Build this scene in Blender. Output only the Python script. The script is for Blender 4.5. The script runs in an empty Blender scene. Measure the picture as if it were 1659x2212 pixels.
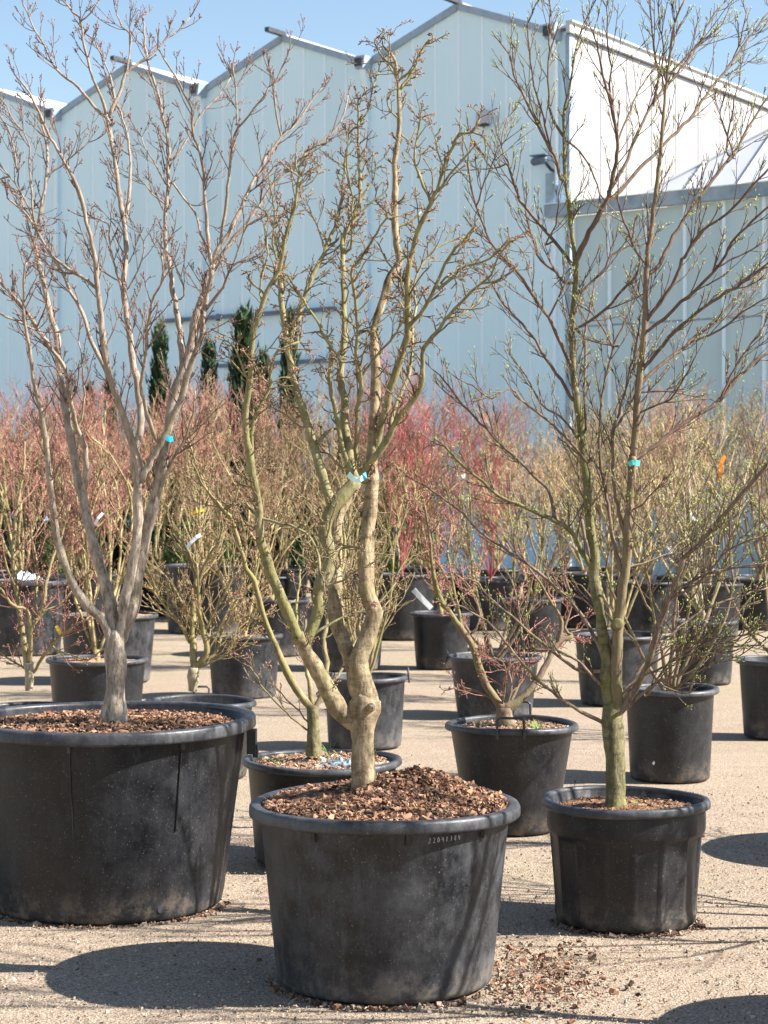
import bpy, math, random
import numpy as np
from mathutils import Vector, Matrix

PI = math.pi
scene = bpy.context.scene
COL = scene.collection

# ------------------------------------------------------------------ camera, light, exposure
F = 4150.0            # focal length in the layout's measuring units (picture 1659 x 2212)
CX, HY = 829.5, 1075.0
EYE = 1.60
cam_d = bpy.data.cameras.new('camera')
cam_d.sensor_fit = 'VERTICAL'
cam_d.sensor_height = 36.0
cam_d.sensor_width = 27.0
cam_d.lens = F / 2212.0 * 36.0
cam_d.shift_y = -(1106.0 - HY) / 2212.0
cam_d.clip_start = 0.1
cam_d.clip_end = 3000.0
cam_d.dof.use_dof = True
cam_d.dof.focus_distance = 6.9
cam_d.dof.aperture_fstop = 9.0
cam = bpy.data.objects.new('camera', cam_d)
COL.objects.link(cam)
cam.location = (0, 0, EYE)
cam.rotation_euler = (PI / 2, 0, 0)
scene.camera = cam

SUN_DIR = Vector((0.68, -0.09, 0.576)).normalized()     # towards the sun
elev = math.asin(SUN_DIR.z)
world = bpy.data.worlds.new('World')
scene.world = world
world.use_nodes = True
wn = world.node_tree.nodes
wl = world.node_tree.links
for n in list(wn):
    wn.remove(n)
sky = wn.new('ShaderNodeTexSky')
sky.sky_type = 'NISHITA'
sky.sun_disc = False
sky.sun_elevation = elev
sky.sun_rotation = math.atan2(SUN_DIR.x, SUN_DIR.y)
sky.air_density = 1.15
sky.dust_density = 0.25
sky.ozone_density = 1.0
sky.altitude = 0
bg = wn.new('ShaderNodeBackground')
bg.inputs['Strength'].default_value = 0.065
wo = wn.new('ShaderNodeOutputWorld')
wl.new(sky.outputs[0], bg.inputs[0])
wl.new(bg.outputs[0], wo.inputs[0])

sun_d = bpy.data.lights.new('sun', 'SUN')
sun_d.energy = 5.0
sun_d.angle = math.radians(0.53)
sun_d.color = (1.0, 0.955, 0.89)
sun = bpy.data.objects.new('sun', sun_d)
COL.objects.link(sun)
sun.rotation_euler = SUN_DIR.to_track_quat('Z', 'Y').to_euler()
sun.location = (20, -5, 30)

vs = scene.view_settings
scene.display_settings.display_device = 'sRGB'
vs.view_transform = 'Standard'
vs.look = 'None'
vs.gamma = 1.0
vs.use_curve_mapping = False
vs.exposure = 1.56
scene.cycles.max_bounces = 8
scene.cycles.transparent_max_bounces = 8

# ------------------------------------------------------------------ layout helper
def P3(x, y, d):
    """point seen at picture position x, y at distance d in front of the camera"""
    return np.array([(x - CX) * d / F, d, EYE + (HY - y) * d / F])

# ------------------------------------------------------------------ tagging
def tag(o, label=None, cat=None, group=None, kind=None):
    if label: o['label'] = label
    if cat: o['category'] = cat
    if group: o['group'] = group
    if kind: o['kind'] = kind
    return o

def empty(name, loc=(0, 0, 0), rz=0.0):
    o = bpy.data.objects.new(name, None)
    o.empty_display_size = 0.1
    COL.objects.link(o)
    o.location = loc
    o.rotation_euler = (0, 0, rz)
    return o

def copy_tree(o, parent=None):
    c = o.copy(); COL.objects.link(c)
    if parent is not None: c.parent = parent
    for ch in kids(o): copy_tree(ch, c)
    return c

def kids(o):
    return [c for c in bpy.data.objects if c.parent == o]

# ------------------------------------------------------------------ materials
MATS = {}
class NT:
    def __init__(s, name):
        s.m = bpy.data.materials.new(name)
        s.m.use_nodes = True
        s.n = s.m.node_tree.nodes
        s.l = s.m.node_tree.links
        s.b = s.n['Principled BSDF']
        s.b.inputs['Specular IOR Level'].default_value = 0.3
        s.co = s.n.new('ShaderNodeTexCoord')
    def noise(s, scale, detail=4, rough=0.6, vec=None, stretch=None, w=None):
        t = s.n.new('ShaderNodeTexNoise')
        t.inputs['Scale'].default_value = scale
        t.inputs['Detail'].default_value = detail
        t.inputs['Roughness'].default_value = rough
        v = vec or s.co.outputs['Object']
        if stretch:
            mp = s.n.new('ShaderNodeMapping')
            mp.inputs['Scale'].default_value = stretch
            s.l.new(v, mp.inputs[0]); v = mp.outputs[0]
        s.l.new(v, t.inputs['Vector'])
        return t.outputs['Fac']
    def ramp(s, fac, stops):
        r = s.n.new('ShaderNodeValToRGB')
        e = r.color_ramp.elements
        while len(e) < len(stops): e.new(0.5)
        for i, (p, c) in enumerate(stops):
            e[i].position = p
            e[i].color = (c[0], c[1], c[2], 1) if not isinstance(c, (int, float)) else (c, c, c, 1)
        s.l.new(fac, r.inputs[0])
        return r.outputs[0]
    def mix(s, fac, a, b, mode='MIX'):
        m = s.n.new('ShaderNodeMix'); m.data_type = 'RGBA'; m.blend_type = mode
        for sock, v in ((m.inputs[0], fac), (m.inputs[6], a), (m.inputs[7], b)):
            if isinstance(v, (int, float)): sock.default_value = v
            elif isinstance(v, tuple): sock.default_value = (v[0], v[1], v[2], 1)
            else: s.l.new(v, sock)
        return m.outputs[2]
    def math(s, op, a, b=0.0, clamp=False):
        m = s.n.new('ShaderNodeMath'); m.operation = op; m.use_clamp = clamp
        for i, v in enumerate((a, b)):
            if isinstance(v, (int, float)): m.inputs[i].default_value = v
            else: s.l.new(v, m.inputs[i])
        return m.outputs[0]
    def bump(s, h, strength, dist):
        b = s.n.new('ShaderNodeBump')
        b.inputs['Strength'].default_value = strength
        b.inputs['Distance'].default_value = dist
        s.l.new(h, b.inputs['Height'])
        s.l.new(b.outputs[0], s.b.inputs['Normal'])
    def color(s, c):
        if isinstance(c, tuple): s.b.inputs['Base Color'].default_value = (c[0], c[1], c[2], 1)
        else: s.l.new(c, s.b.inputs['Base Color'])
    def rough(s, r):
        if isinstance(r, (int, float)): s.b.inputs['Roughness'].default_value = r
        else: s.l.new(r, s.b.inputs['Roughness'])
    def done(s, key):
        MATS[key] = s.m
        return s.m

def bark(key, dark, light, moss=None, moss_amt=0.5, scale=30, bump=0.5, rings=False, young=None, zr=(0.5, 1.5)):
    t = NT(key)
    f = t.noise(scale, 6, 0.7, stretch=(1, 1, 0.35))
    c = t.ramp(f, [(0.32, dark), (0.62, light)])
    sp = t.noise(scale * 4, 3, 0.6)
    c = t.mix(t.ramp(sp, [(0.55, 0.0), (0.72, 0.55)]), c, tuple(x * 0.35 for x in dark))
    if moss:
        mf = t.noise(5, 5, 0.65)
        c = t.mix(t.ramp(mf, [(0.62 - moss_amt * 0.4, 0.0), (0.78 - moss_amt * 0.4, 0.9)]), c, moss)
    if rings:
        rf = t.noise(13, 7, 0.75, stretch=(1.0, 1.0, 4.5))
        c = t.mix(t.ramp(rf, [(0.5, 0.0), (0.64, 0.55)]), c, tuple(x * 0.45 for x in dark))
    if young:      # the thinner, younger wood higher on the tree is darker
        sz_ = t.n.new('ShaderNodeSeparateXYZ'); t.l.new(t.co.outputs['Object'], sz_.inputs[0])
        yr = t.n.new('ShaderNodeMapRange'); yr.inputs[1].default_value = zr[0]; yr.inputs[2].default_value = zr[1]; yr.inputs[4].default_value = 0.85
        t.l.new(sz_.outputs[2], yr.inputs[0])
        yc = t.ramp(t.noise(scale * 1.3, 5, 0.7, stretch=(1, 1, 0.35)), [(0.35, tuple(x * 0.4 for x in young)), (0.62, young)])
        c = t.mix(yr.outputs[0], c, yc)
    t.color(c)
    t.rough(0.85)
    t.bump(f, bump, 0.01)
    return t.done(key)

bark('bark_grey', (0.09, 0.065, 0.042), (0.54, 0.45, 0.355), (0.20, 0.17, 0.08), 0.2, 44, 1.0, young=(0.37, 0.29, 0.22), zr=(0.6, 1.7))
bark('bark_grey_trunk', (0.10, 0.065, 0.04), (0.50, 0.41, 0.31), (0.2, 0.15, 0.08), 0.2, 34, 1.0)
bark('bark_mossy', (0.06, 0.05, 0.024), (0.33, 0.29, 0.175), (0.18, 0.165, 0.06), 0.45, 30, 0.8, True, young=(0.31, 0.275, 0.13), zr=(0.5, 1.6))
bark('bark_tan', (0.085, 0.058, 0.03), (0.40, 0.31, 0.19), (0.20, 0.18, 0.08), 0.25, 32, 0.9, True)
bark('bark_green', (0.06, 0.05, 0.022), (0.27, 0.235, 0.125), (0.17, 0.165, 0.05), 0.42, 40, 1.0, True)
bark('bark_purple', (0.06, 0.042, 0.03), (0.29, 0.21, 0.155), (0.18, 0.165, 0.07), 0.25, 40, 0.5, young=(0.19, 0.125, 0.09), zr=(0.6, 1.6))
bark('bark_brown', (0.10, 0.07, 0.045), (0.27, 0.19, 0.13), (0.17, 0.16, 0.06), 0.4, 30, 0.7)
bark('bark_olive', (0.13, 0.10, 0.045), (0.34, 0.27, 0.14), (0.22, 0.20, 0.07), 0.4, 30, 0.5)
bark('bark_pale', (0.18, 0.14, 0.10), (0.45, 0.38, 0.27), (0.30, 0.28, 0.12), 0.4, 30, 0.5)

def simple(key, a, b, scale=40, rough=0.7, per_obj=0.0, trans=0.0):
    t = NT(key)
    c = t.ramp(t.noise(scale, 3), [(0.35, a), (0.65, b)])
    if per_obj:
        oi = t.n.new('ShaderNodeObjectInfo')
        hs = t.n.new('ShaderNodeHueSaturation')
        mr = t.n.new('ShaderNodeMapRange')
        mr.inputs[3].default_value = 1 - per_obj; mr.inputs[4].default_value = 1 + per_obj
        t.l.new(oi.outputs['Random'], mr.inputs[0])
        t.l.new(mr.outputs[0], hs.inputs['Value'])
        t.l.new(c, hs.inputs['Color']); c = hs.outputs[0]
    t.color(c)
    t.rough(rough)
    return t.done(key)

simple('twig_grey', (0.07, 0.045, 0.035), (0.24, 0.165, 0.13), 30)
simple('bud_red', (0.13, 0.05, 0.035), (0.32, 0.17, 0.13), 60)
simple('twig_mossy', (0.07, 0.055, 0.025), (0.25, 0.20, 0.11), 30)
simple('bud_pink', (0.16, 0.07, 0.045), (0.38, 0.22, 0.15), 60)
simple('twig_purple', (0.06, 0.038, 0.03), (0.21, 0.14, 0.11), 30)
simple('bud_green', (0.22, 0.27, 0.05), (0.46, 0.50, 0.15), 60)
simple('twig_pink', (0.085, 0.032, 0.026), (0.44, 0.205, 0.16), 9, 0.7, 0.35)
simple('twig_tan', (0.10, 0.055, 0.03), (0.48, 0.34, 0.20), 9, 0.7, 0.35)
simple('twig_red', (0.26, 0.045, 0.05), (0.58, 0.17, 0.17), 12, 0.6)
simple('twig_yellow', (0.20, 0.15, 0.06), (0.42, 0.34, 0.17), 6, 0.7)
simple('stem_shrub', (0.10, 0.075, 0.035), (0.42, 0.345, 0.17), 8, 0.8, 0.2)
simple('grass_green', (0.09, 0.20, 0.03), (0.22, 0.38, 0.07), 30, 0.6)
simple('cypress', (0.012, 0.03, 0.012), (0.045, 0.085, 0.03), 3, 0.7)
simple('evergreen', (0.03, 0.06, 0.015), (0.11, 0.17, 0.05), 2, 0.7)
simple('tag_blue', (0.02, 0.36, 0.80), (0.04, 0.48, 0.95), 30, 0.4)
simple('tag_aqua', (0.45, 0.75, 0.68), (0.62, 0.86, 0.80), 30, 0.4)
simple('tag_teal', (0.05, 0.52, 0.45), (0.14, 0.66, 0.56), 30, 0.4)
simple('tag_white', (0.70, 0.72, 0.76), (0.84, 0.85, 0.88), 30, 0.5)
simple('tag_yellow', (0.75, 0.50, 0.03), (0.85, 0.65, 0.08), 30, 0.5)
simple('tag_orange', (0.80, 0.20, 0.02), (0.90, 0.32, 0.04), 30, 0.5)
simple('stone_a', (0.20, 0.155, 0.115), (0.36, 0.285, 0.215), 9, 0.8)
simple('stone_b', (0.34, 0.27, 0.20), (0.52, 0.43, 0.34), 9, 0.8)
simple('stone_c', (0.07, 0.06, 0.05), (0.18, 0.15, 0.12), 9, 0.8)
simple('chip_a', (0.13, 0.06, 0.035), (0.30, 0.155, 0.09), 25, 0.85)
simple('chip_b', (0.26, 0.14, 0.08), (0.45, 0.27, 0.17), 25, 0.85)
simple('chip_c', (0.035, 0.02, 0.012), (0.09, 0.05, 0.03), 25, 0.85)
simple('chalk', (0.36, 0.36, 0.37), (0.50, 0.50, 0.50), 60, 0.9)

def plastic(key, base, dust, amt=0.5, low=0.35, rough=0.42):
    """black moulded plastic, scuffed and dusty, dustier by the foot"""
    t = NT(key)
    n1 = t.noise(4.5, 10, 0.78)
    n2 = t.noise(22, 8, 0.8, stretch=(1, 1, 0.16))
    n3 = t.noise(160, 2, 0.5)
    sx = t.n.new('ShaderNodeSeparateXYZ'); t.l.new(t.co.outputs['Object'], sx.inputs[0])
    foot = t.n.new('ShaderNodeMapRange'); foot.inputs[1].default_value = 0.13; foot.inputs[2].default_value = 0.0
    foot.inputs[3].default_value = 0.0; foot.inputs[4].default_value = low
    t.l.new(sx.outputs[2], foot.inputs[0])
    a = t.math('MULTIPLY', t.ramp(n1, [(0.42, 0.0), (0.72, 1.0)]), amt)
    b = t.math('MULTIPLY', t.ramp(n2, [(0.5, 0.0), (0.75, 1.0)]), amt * 0.6)
    s1 = t.math('ADD', a, b)
    s2 = t.math('ADD', s1, t.math('MULTIPLY', foot.outputs[0], t.ramp(n2, [(0.3, 0.4), (0.6, 1.0)])), clamp=True)
    c = t.mix(s2, base, dust)
    mud = t.math('MULTIPLY', foot.outputs[0], t.ramp(t.noise(9, 8, 0.8), [(0.48, 0.0), (0.58, 1.0)]), clamp=True)
    c = t.mix(mud, c, (0.20, 0.155, 0.11))
    sp = t.ramp(n3, [(0.66, 0.0), (0.72, 1.0)])
    c = t.mix(t.math('MULTIPLY', sp, 0.35), c, (0.30, 0.25, 0.20))
    # thin scratches and rubbed smears
    w = t.noise(2.6, 2, 0.5, stretch=(1.6, 1.6, 1.0))
    sc = t.ramp(w, [(0.498, 0.0), (0.5, 0.16), (0.502, 0.0)])
    w2 = t.noise(1.7, 3, 0.6, stretch=(3.0, 3.0, 1.2))
    sc2 = t.ramp(w2, [(0.498, 0.0), (0.5, 0.3), (0.502, 0.0)])
    w3 = t.noise(40, 2, 0.5, stretch=(1.0, 1.0, 0.05))
    c = t.mix(t.math('MULTIPLY', t.ramp(w3, [(0.66, 0.0), (0.74, 0.5)]), amt * 0.5), c, tuple(x * 1.4 for x in dust))
    c = t.mix(t.math('MULTIPLY', sc, t.ramp(n2, [(0.46, 0.0), (0.6, 1.0)])), c, (0.20, 0.19, 0.18))
    t.color(c)
    t.rough(t.math('ADD', t.math('MULTIPLY', s2, 0.35), rough, clamp=True))
    t.b.inputs['Specular IOR Level'].default_value = 0.40
    t.bump(t.noise(70, 4, 0.6), 0.25, 0.004)
    return t.done(key)

plastic('plastic_worn', (0.005, 0.006, 0.009), (0.085, 0.087, 0.094), 0.75, 0.6, 0.40)
plastic('plastic_black', (0.004, 0.005, 0.008), (0.042, 0.043, 0.047), 0.6, 0.7, 0.38)
plastic('plastic_clean', (0.006, 0.007, 0.010), (0.050, 0.047, 0.045), 0.5, 0.5, 0.40)
plastic('rim_worn', (0.020, 0.021, 0.026), (0.10, 0.10, 0.105), 0.9, 0.0, 0.36)

t = NT('soil')
f = t.noise(60, 6, 0.7)
c = t.ramp(f, [(0.35, (0.075, 0.036, 0.02)), (0.5, (0.23, 0.12, 0.065)), (0.68, (0.42, 0.27, 0.16))])
t.color(c); t.rough(0.95); t.bump(f, 1.0, 0.02); t.done('soil')

t = NT('soil_sandy')
f = t.noise(70, 6, 0.7)
c = t.ramp(f, [(0.35, (0.20, 0.10, 0.05)), (0.5, (0.40, 0.25, 0.14)), (0.68, (0.56, 0.42, 0.27))])
t.color(c); t.rough(0.95); t.bump(f, 1.0, 0.02); t.done('soil_sandy')

# ground: pale sandy gravel, brownish patches, green film further off
t = NT('gravel_ground')
big = t.noise(0.35, 5, 0.55)
mid = t.noise(2.3, 6, 0.65, stretch=(0.5, 1.6, 1))
fine = t.noise(95, 3, 0.75)
grit = t.n.new('ShaderNodeTexVoronoi'); grit.inputs['Scale'].default_value = 130
t.l.new(t.co.outputs['Object'], grit.inputs['Vector'])
c = t.ramp(mid, [(0.35, (0.235, 0.178, 0.13)), (0.65, (0.325, 0.25, 0.187))])
c = t.mix(t.ramp(big, [(0.50, 0.0), (0.70, 0.7)]), c, (0.25, 0.235, 0.13))
sx = t.n.new('ShaderNodeSeparateXYZ'); t.l.new(t.co.outputs['Object'], sx.inputs[0])
fg = t.n.new('ShaderNodeMapRange'); fg.inputs[1].default_value = 13; fg.inputs[2].default_value = 22; fg.inputs[4].default_value = 0.55
t.l.new(sx.outputs[1], fg.inputs[0])
film = t.noise(0.9, 5, 0.6)
c = t.mix(t.math('MULTIPLY', fg.outputs[0], t.ramp(film, [(0.4, 0.2), (0.6, 1.0)])), c, (0.27, 0.25, 0.13))
damp = t.noise(1.1, 6, 0.7)
c = t.mix(t.ramp(damp, [(0.54, 0.0), (0.68, 0.5)]), c, (0.19, 0.135, 0.09))
c = t.mix(0.55, c, t.ramp(fine, [(0.36, (0.10, 0.08, 0.06)), (0.5, (0.31, 0.24, 0.175)), (0.66, (0.54, 0.44, 0.34))]))
gc = t.ramp(grit.outputs['Color'], [(0.0, 0.45), (0.5, 1.0), (1.0, 1.35)])
c = t.mix(0.6, c, t.mix(1.0, c, gc, 'MULTIPLY'))
t.color(c); t.rough(0.92)
t.b.inputs['Specular IOR Level'].default_value = 0.15
hb = t.math('ADD', t.math('MULTIPLY', fine, 0.5), t.math('MULTIPLY', grit.outputs['Distance'], -0.6))
t.bump(hb, 0.7, 0.008)
t.done('gravel_ground')

def panel_mat(key, a, b, rough=0.35, trans=0.0):
    t = NT(key)
    oi = t.n.new('ShaderNodeObjectInfo')
    n = t.noise(0.5, 3, 0.5, stretch=(1.5, 1, 0.4))
    c = t.ramp(n, [(0.3, a), (0.7, b)])
    mr = t.n.new('ShaderNodeMapRange'); mr.inputs[3].default_value = 0.955; mr.inputs[4].default_value = 1.03
    t.l.new(oi.outputs['Random'], mr.inputs[0])
    hs = t.n.new('ShaderNodeHueSaturation'); t.l.new(mr.outputs[0], hs.inputs['Value']); t.l.new(c, hs.inputs['Color'])
    st = t.noise(3.0, 5, 0.65, stretch=(9, 1, 0.12))
    bl = t.noise(0.9, 4, 0.6)
    cc = t.mix(t.ramp(st, [(0.5, 0.0), (0.78, 0.16)]), hs.outputs[0], tuple(x * 0.62 for x in a))
    cc = t.mix(t.ramp(bl, [(0.45, 0.0), (0.75, 0.10)]), cc, (0.62, 0.66, 0.60))
    t.color(cc); t.rough(rough)
    t.b.inputs['Specular IOR Level'].default_value = 0.2
    t.done(key)
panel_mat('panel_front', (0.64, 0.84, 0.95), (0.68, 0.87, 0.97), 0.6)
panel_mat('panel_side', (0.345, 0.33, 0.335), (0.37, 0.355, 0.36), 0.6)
simple('seam_grey', (0.25, 0.25, 0.26), (0.30, 0.30, 0.31), 5, 0.6)
panel_mat('panel_annex', (0.47, 0.60, 0.65), (0.57, 0.70, 0.74), 0.35)
panel_mat('panel_roof', (0.50, 0.51, 0.56), (0.58, 0.59, 0.63), 0.5)
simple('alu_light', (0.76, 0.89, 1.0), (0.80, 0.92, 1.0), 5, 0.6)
simple('alu_white', (0.50, 0.50, 0.51), (0.56, 0.56, 0.57), 5, 0.5)
simple('alu_grey', (0.26, 0.34, 0.44), (0.34, 0.42, 0.52), 5, 0.4)
simple('zinc_blue', (0.20, 0.27, 0.34), (0.34, 0.42, 0.50), 2.5, 0.45)
simple('steel_dark', (0.03, 0.035, 0.045), (0.06, 0.065, 0.08), 8, 0.5)
simple('rail_blue', (0.09, 0.13, 0.19), (0.14, 0.19, 0.27), 8, 0.5)
simple('lamp_body', (0.42, 0.42, 0.50), (0.50, 0.50, 0.58), 8, 0.5)

t = NT('clear_plastic')
c = t.ramp(t.noise(25, 4), [(0.4, (0.10, 0.15, 0.18)), (0.62, (0.42, 0.52, 0.58))])
t.color(c); t.rough(0.15); t.b.inputs['Alpha'].default_value = 0.6
t.b.inputs['Specular IOR Level'].default_value = 0.8
t.done('clear_plastic')

# ------------------------------------------------------------------ mesh building
class MB:
    """collects vertices and faces (numpy chunks) and links them as ONE mesh object"""
    def __init__(s):
        s.v = []; s.q = []; s.t = []; s.n = 0; s.polys = []
    def add(s, v, quads=None, tris=None, polys=None):
        v = np.asarray(v, float).reshape(-1, 3)
        if quads is not None and len(quads): s.q.append(np.asarray(quads, np.int64).reshape(-1, 4) + s.n)
        if tris is not None and len(tris): s.t.append(np.asarray(tris, np.int64).reshape(-1, 3) + s.n)
        if polys:
            for p in polys: s.polys.append([i + s.n for i in p])
        s.v.append(v); s.n += len(v)
        return s
    def tubes(s, P, R, k=4, cap=True, lump=0.0, rng=None):
        """P [n,m,3], R [n,m]"""
        P = np.asarray(P, float); R = np.asarray(R, float)
        n, m = P.shape[:2]
        if n == 0: return s
        T = np.empty_like(P)
        T[:, 1:-1] = P[:, 2:] - P[:, :-2]
        T[:, 0] = P[:, 1] - P[:, 0]; T[:, -1] = P[:, -1] - P[:, -2]
        T /= np.linalg.norm(T, axis=2, keepdims=True) + 1e-9
        mean = T.mean(axis=1)
        ref = np.tile(np.array([0.0, 1.0, 0.0]), (n, 1))
        bad = np.abs(mean[:, 1]) > 0.75 * np.linalg.norm(mean, axis=1)
        ref[bad] = (1.0, 0.0, 0.0)
        U = np.cross(T, ref[:, None, :]); U /= np.linalg.norm(U, axis=2, keepdims=True) + 1e-9
        V = np.cross(T, U)
        a = np.arange(k) * 2 * PI / k
        ring = P[:, :, None, :] + R[:, :, None, None] * (U[:, :, None, :] * np.cos(a)[None, None, :, None] + V[:, :, None, :] * np.sin(a)[None, None, :, None])
        if lump:
            N = rng.normal(0, 1, (n, m, k))
            for _ in range(2):
                N = (N + np.roll(N, 1, 2) + np.roll(N, -1, 2)) / 1.9
                N[:, 1:-1] = (N[:, :-2] + N[:, 1:-1] + N[:, 2:]) / 2.2
            ring = P[:, :, None, :] + (ring - P[:, :, None, :]) * (1 + lump * N[..., None])
        verts = ring.reshape(-1, 3)
        base = (np.arange(n) * m * k)[:, None, None] + (np.arange(m - 1) * k)[None, :, None]
        i = np.arange(k)[None, None, :]; j = (np.arange(k) + 1)[None, None, :] % k
        q = np.stack([base + i, base + k + i, base + k + j, base + j], axis=-1).reshape(-1, 4)
        s.add(verts, quads=q)
        if cap:
            off = s.n - len(verts)
            st = (np.arange(n) * m * k) + (m - 1) * k
            if k == 3:
                s.t.append(np.stack([st, st + 2, st + 1], axis=-1) + off)
            elif k == 4:
                s.q.append(np.stack([st, st + 3, st + 2, st + 1], axis=-1) + off)
            else:
                for x in st: s.polys.append([int(x + off + (k - 1 - z)) for z in range(k)])
        return s
    def box(s, c, size, rot=None):
        x, y, z = size[0] / 2, size[1] / 2, size[2] / 2
        v = np.array([(-x, -y, -z), (x, -y, -z), (x, y, -z), (-x, y, -z), (-x, -y, z), (x, -y, z), (x, y, z), (-x, y, z)], float)
        if rot is not None: v = v @ np.array(rot).T
        v = v + np.array(c)
        return s.add(v, quads=[(0, 3, 2, 1), (4, 5, 6, 7), (0, 1, 5, 4), (1, 2, 6, 5), (2, 3, 7, 6), (3, 0, 4, 7)])
    def lathe(s, prof, k=64, closed=False, warp=None):
        """prof: list of (r, z)"""
        pr = np.array(prof, float)
        a = np.arange(k) * 2 * PI / k
        R = pr[:, 0][:, None] * np.ones(k)[None, :]
        Z = pr[:, 1][:, None] * np.ones(k)[None, :]
        if warp: R, Z = warp(R, Z, a)
        v = np.stack([R * np.cos(a), R * np.sin(a), Z], axis=-1).reshape(-1, 3)
        m = len(pr)
        q = []
        for i in range(m - 1 if not closed else m):
            i2 = (i + 1) % m
            for j in range(k):
                j2 = (j + 1) % k
                q.append((i * k + j, i * k + j2, i2 * k + j2, i2 * k + j))
        return s.add(v, quads=q)
    def prism(s, outline, y0, y1):
        """outline in x,z ; extruded along y"""
        n = len(outline)
        v = [(x, y0, z) for x, z in outline] + [(x, y1, z) for x, z in outline]
        q = [(i, (i + 1) % n, n + (i + 1) % n, n + i) for i in range(n)]
        return s.add(v, quads=q, polys=[list(range(n))[::-1], [n + i for i in range(n)]])
    def mesh(s, name, mat, smooth=True):
        V = np.concatenate(s.v) if s.v else np.zeros((0, 3))
        q = np.concatenate(s.q) if s.q else np.zeros((0, 4), np.int64)
        t = np.concatenate(s.t) if s.t else np.zeros((0, 3), np.int64)
        me = bpy.data.meshes.new(name)
        pl = [len(p) for p in s.polys]
        loops = np.concatenate([q.reshape(-1), t.reshape(-1), np.array([i for p in s.polys for i in p], np.int64)])
        tot = np.concatenate([np.full(len(q), 4), np.full(len(t), 3), np.array(pl, np.int64)]).astype(np.int32)
        start = np.concatenate([[0], np.cumsum(tot)[:-1]]).astype(np.int32) if len(tot) else np.zeros(0, np.int32)
        me.vertices.add(len(V)); me.vertices.foreach_set('co', V.astype(np.float32).reshape(-1))
        me.loops.add(len(loops)); me.loops.foreach_set('vertex_index', loops.astype(np.int32))
        me.polygons.add(len(tot)); me.polygons.foreach_set('loop_start', start)
        try: me.polygons.foreach_set('loop_total', tot)
        except Exception: pass
        me.update(calc_edges=True)
        me.validate()
        me.polygons.foreach_set('use_smooth', np.full(len(me.polygons), bool(smooth)))
        if mat: me.materials.append(MATS[mat])
        return me
    def build(s, name, mat, parent=None, smooth=True, kind=None):
        o = bpy.data.objects.new(name, s.mesh(name, mat, smooth))
        COL.objects.link(o)
        if parent is not None: o.parent = parent
        if kind: o['kind'] = kind
        return o

def link_mesh(name, me, parent, kind=None, loc=None):
    o = bpy.data.objects.new(name, me)
    COL.objects.link(o)
    if parent is not None: o.parent = parent
    if loc is not None: o.location = loc
    if kind: o['kind'] = kind
    return o

# ------------------------------------------------------------------ ground
def make_ground():
    n = 120
    xs = np.concatenate([np.linspace(-700, -14, 10), np.linspace(-12, 12, n), np.linspace(14, 700, 10)])
    ys = np.concatenate([np.linspace(-60, 1, 5), np.linspace(2, 34, 160), np.linspace(36, 1400, 14)])
    X, Y = np.meshgrid(xs, ys)
    rng = np.random.RandomState(3)
    Z = np.zeros_like(X)
    for _ in range(14):
        fx, fy, ph = rng.uniform(-3, 3), rng.uniform(-3, 3), rng.uniform(0, 6)
        Z += 0.0010 * np.sin(fx * X + fy * Y + ph)
    near = (np.abs(X) < 12) & (Y < 34) & (Y > 1)
    Z = np.where(near, Z, -0.0)
    Z -= 0.008
    v = np.stack([X, Y, Z], -1).reshape(-1, 3)
    w = len(xs)
    q = [(j * w + i, j * w + i + 1, (j + 1) * w + i + 1, (j + 1) * w + i) for j in range(len(ys) - 1) for i in range(w - 1)]
    m = MB(); m.add(v, quads=q)
    g = m.build('ground', 'gravel_ground')
    g['kind'] = 'structure'
    return g
make_ground()

# ------------------------------------------------------------------ greenhouse
GH_O = (3.774, 39.3, 0.0)
GH_R = math.atan2(-0.588, 0.809)
gh = empty('greenhouse', GH_O, GH_R)
tag(gh, 'tall pale blue greenhouse with zigzag gabled roof behind the potted trees', 'greenhouse')
# local: x along the front (right = positive), y into the building, z up
SP, EAVE, RISE, PX = 4.8, 11.17, 0.90, 0.605
V0 = -0.3
NSP = 6
def roof_z(x):
    u = (V0 - x) / SP
    u = u - math.floor(u)
    return EAVE + RISE * (1 - abs(u - 0.5) * 2)
def P(name, mb, mat, smooth=False, label=None):
    o = mb.build(name, mat, gh, smooth)
    if label: o['label'] = label
    return o
DEPTH = 62.0
for s in range(NSP):
    for k in range(8):
        x1 = V0 - s * SP - k * SP / 8; x0 = x1 - SP / 8
        a, b = x0 + 0.022, x1 - 0.022
        m = MB(); m.prism([(a, -0.3), (b, -0.3), (b, roof_z(b) - 0.06), (a, roof_z(a) - 0.06)], 0.0, 0.05)
        P('wall_panel', m, 'panel_front')
        m = MB(); m.prism([(x0 - 0.026, -0.3), (x0 + 0.026, -0.3), (x0 + 0.026, roof_z(x0) - 0.08), (x0 - 0.026, roof_z(x0) - 0.08)], -0.012, 0.03)
        P('mullion', m, 'alu_light')
m = MB(); m.prism([(V0 + 0.02, -0.3), (-0.05, -0.3), (-0.05, EAVE - 0.02), (V0 + 0.02, EAVE - 0.02)], 0.0, 0.05)
P('wall_panel', m, 'panel_front')
m = MB(); m.box((0.0, 0.06, EAVE / 2 - 0.1), (0.10, 0.2, EAVE)); P('corner_post', m, 'alu_grey')
m = MB(); m.box((V0 - 0.01, -0.02, EAVE / 2 - 0.1), (0.07, 0.06, EAVE - 0.3)); P('mullion', m, 'alu_light')
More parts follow.
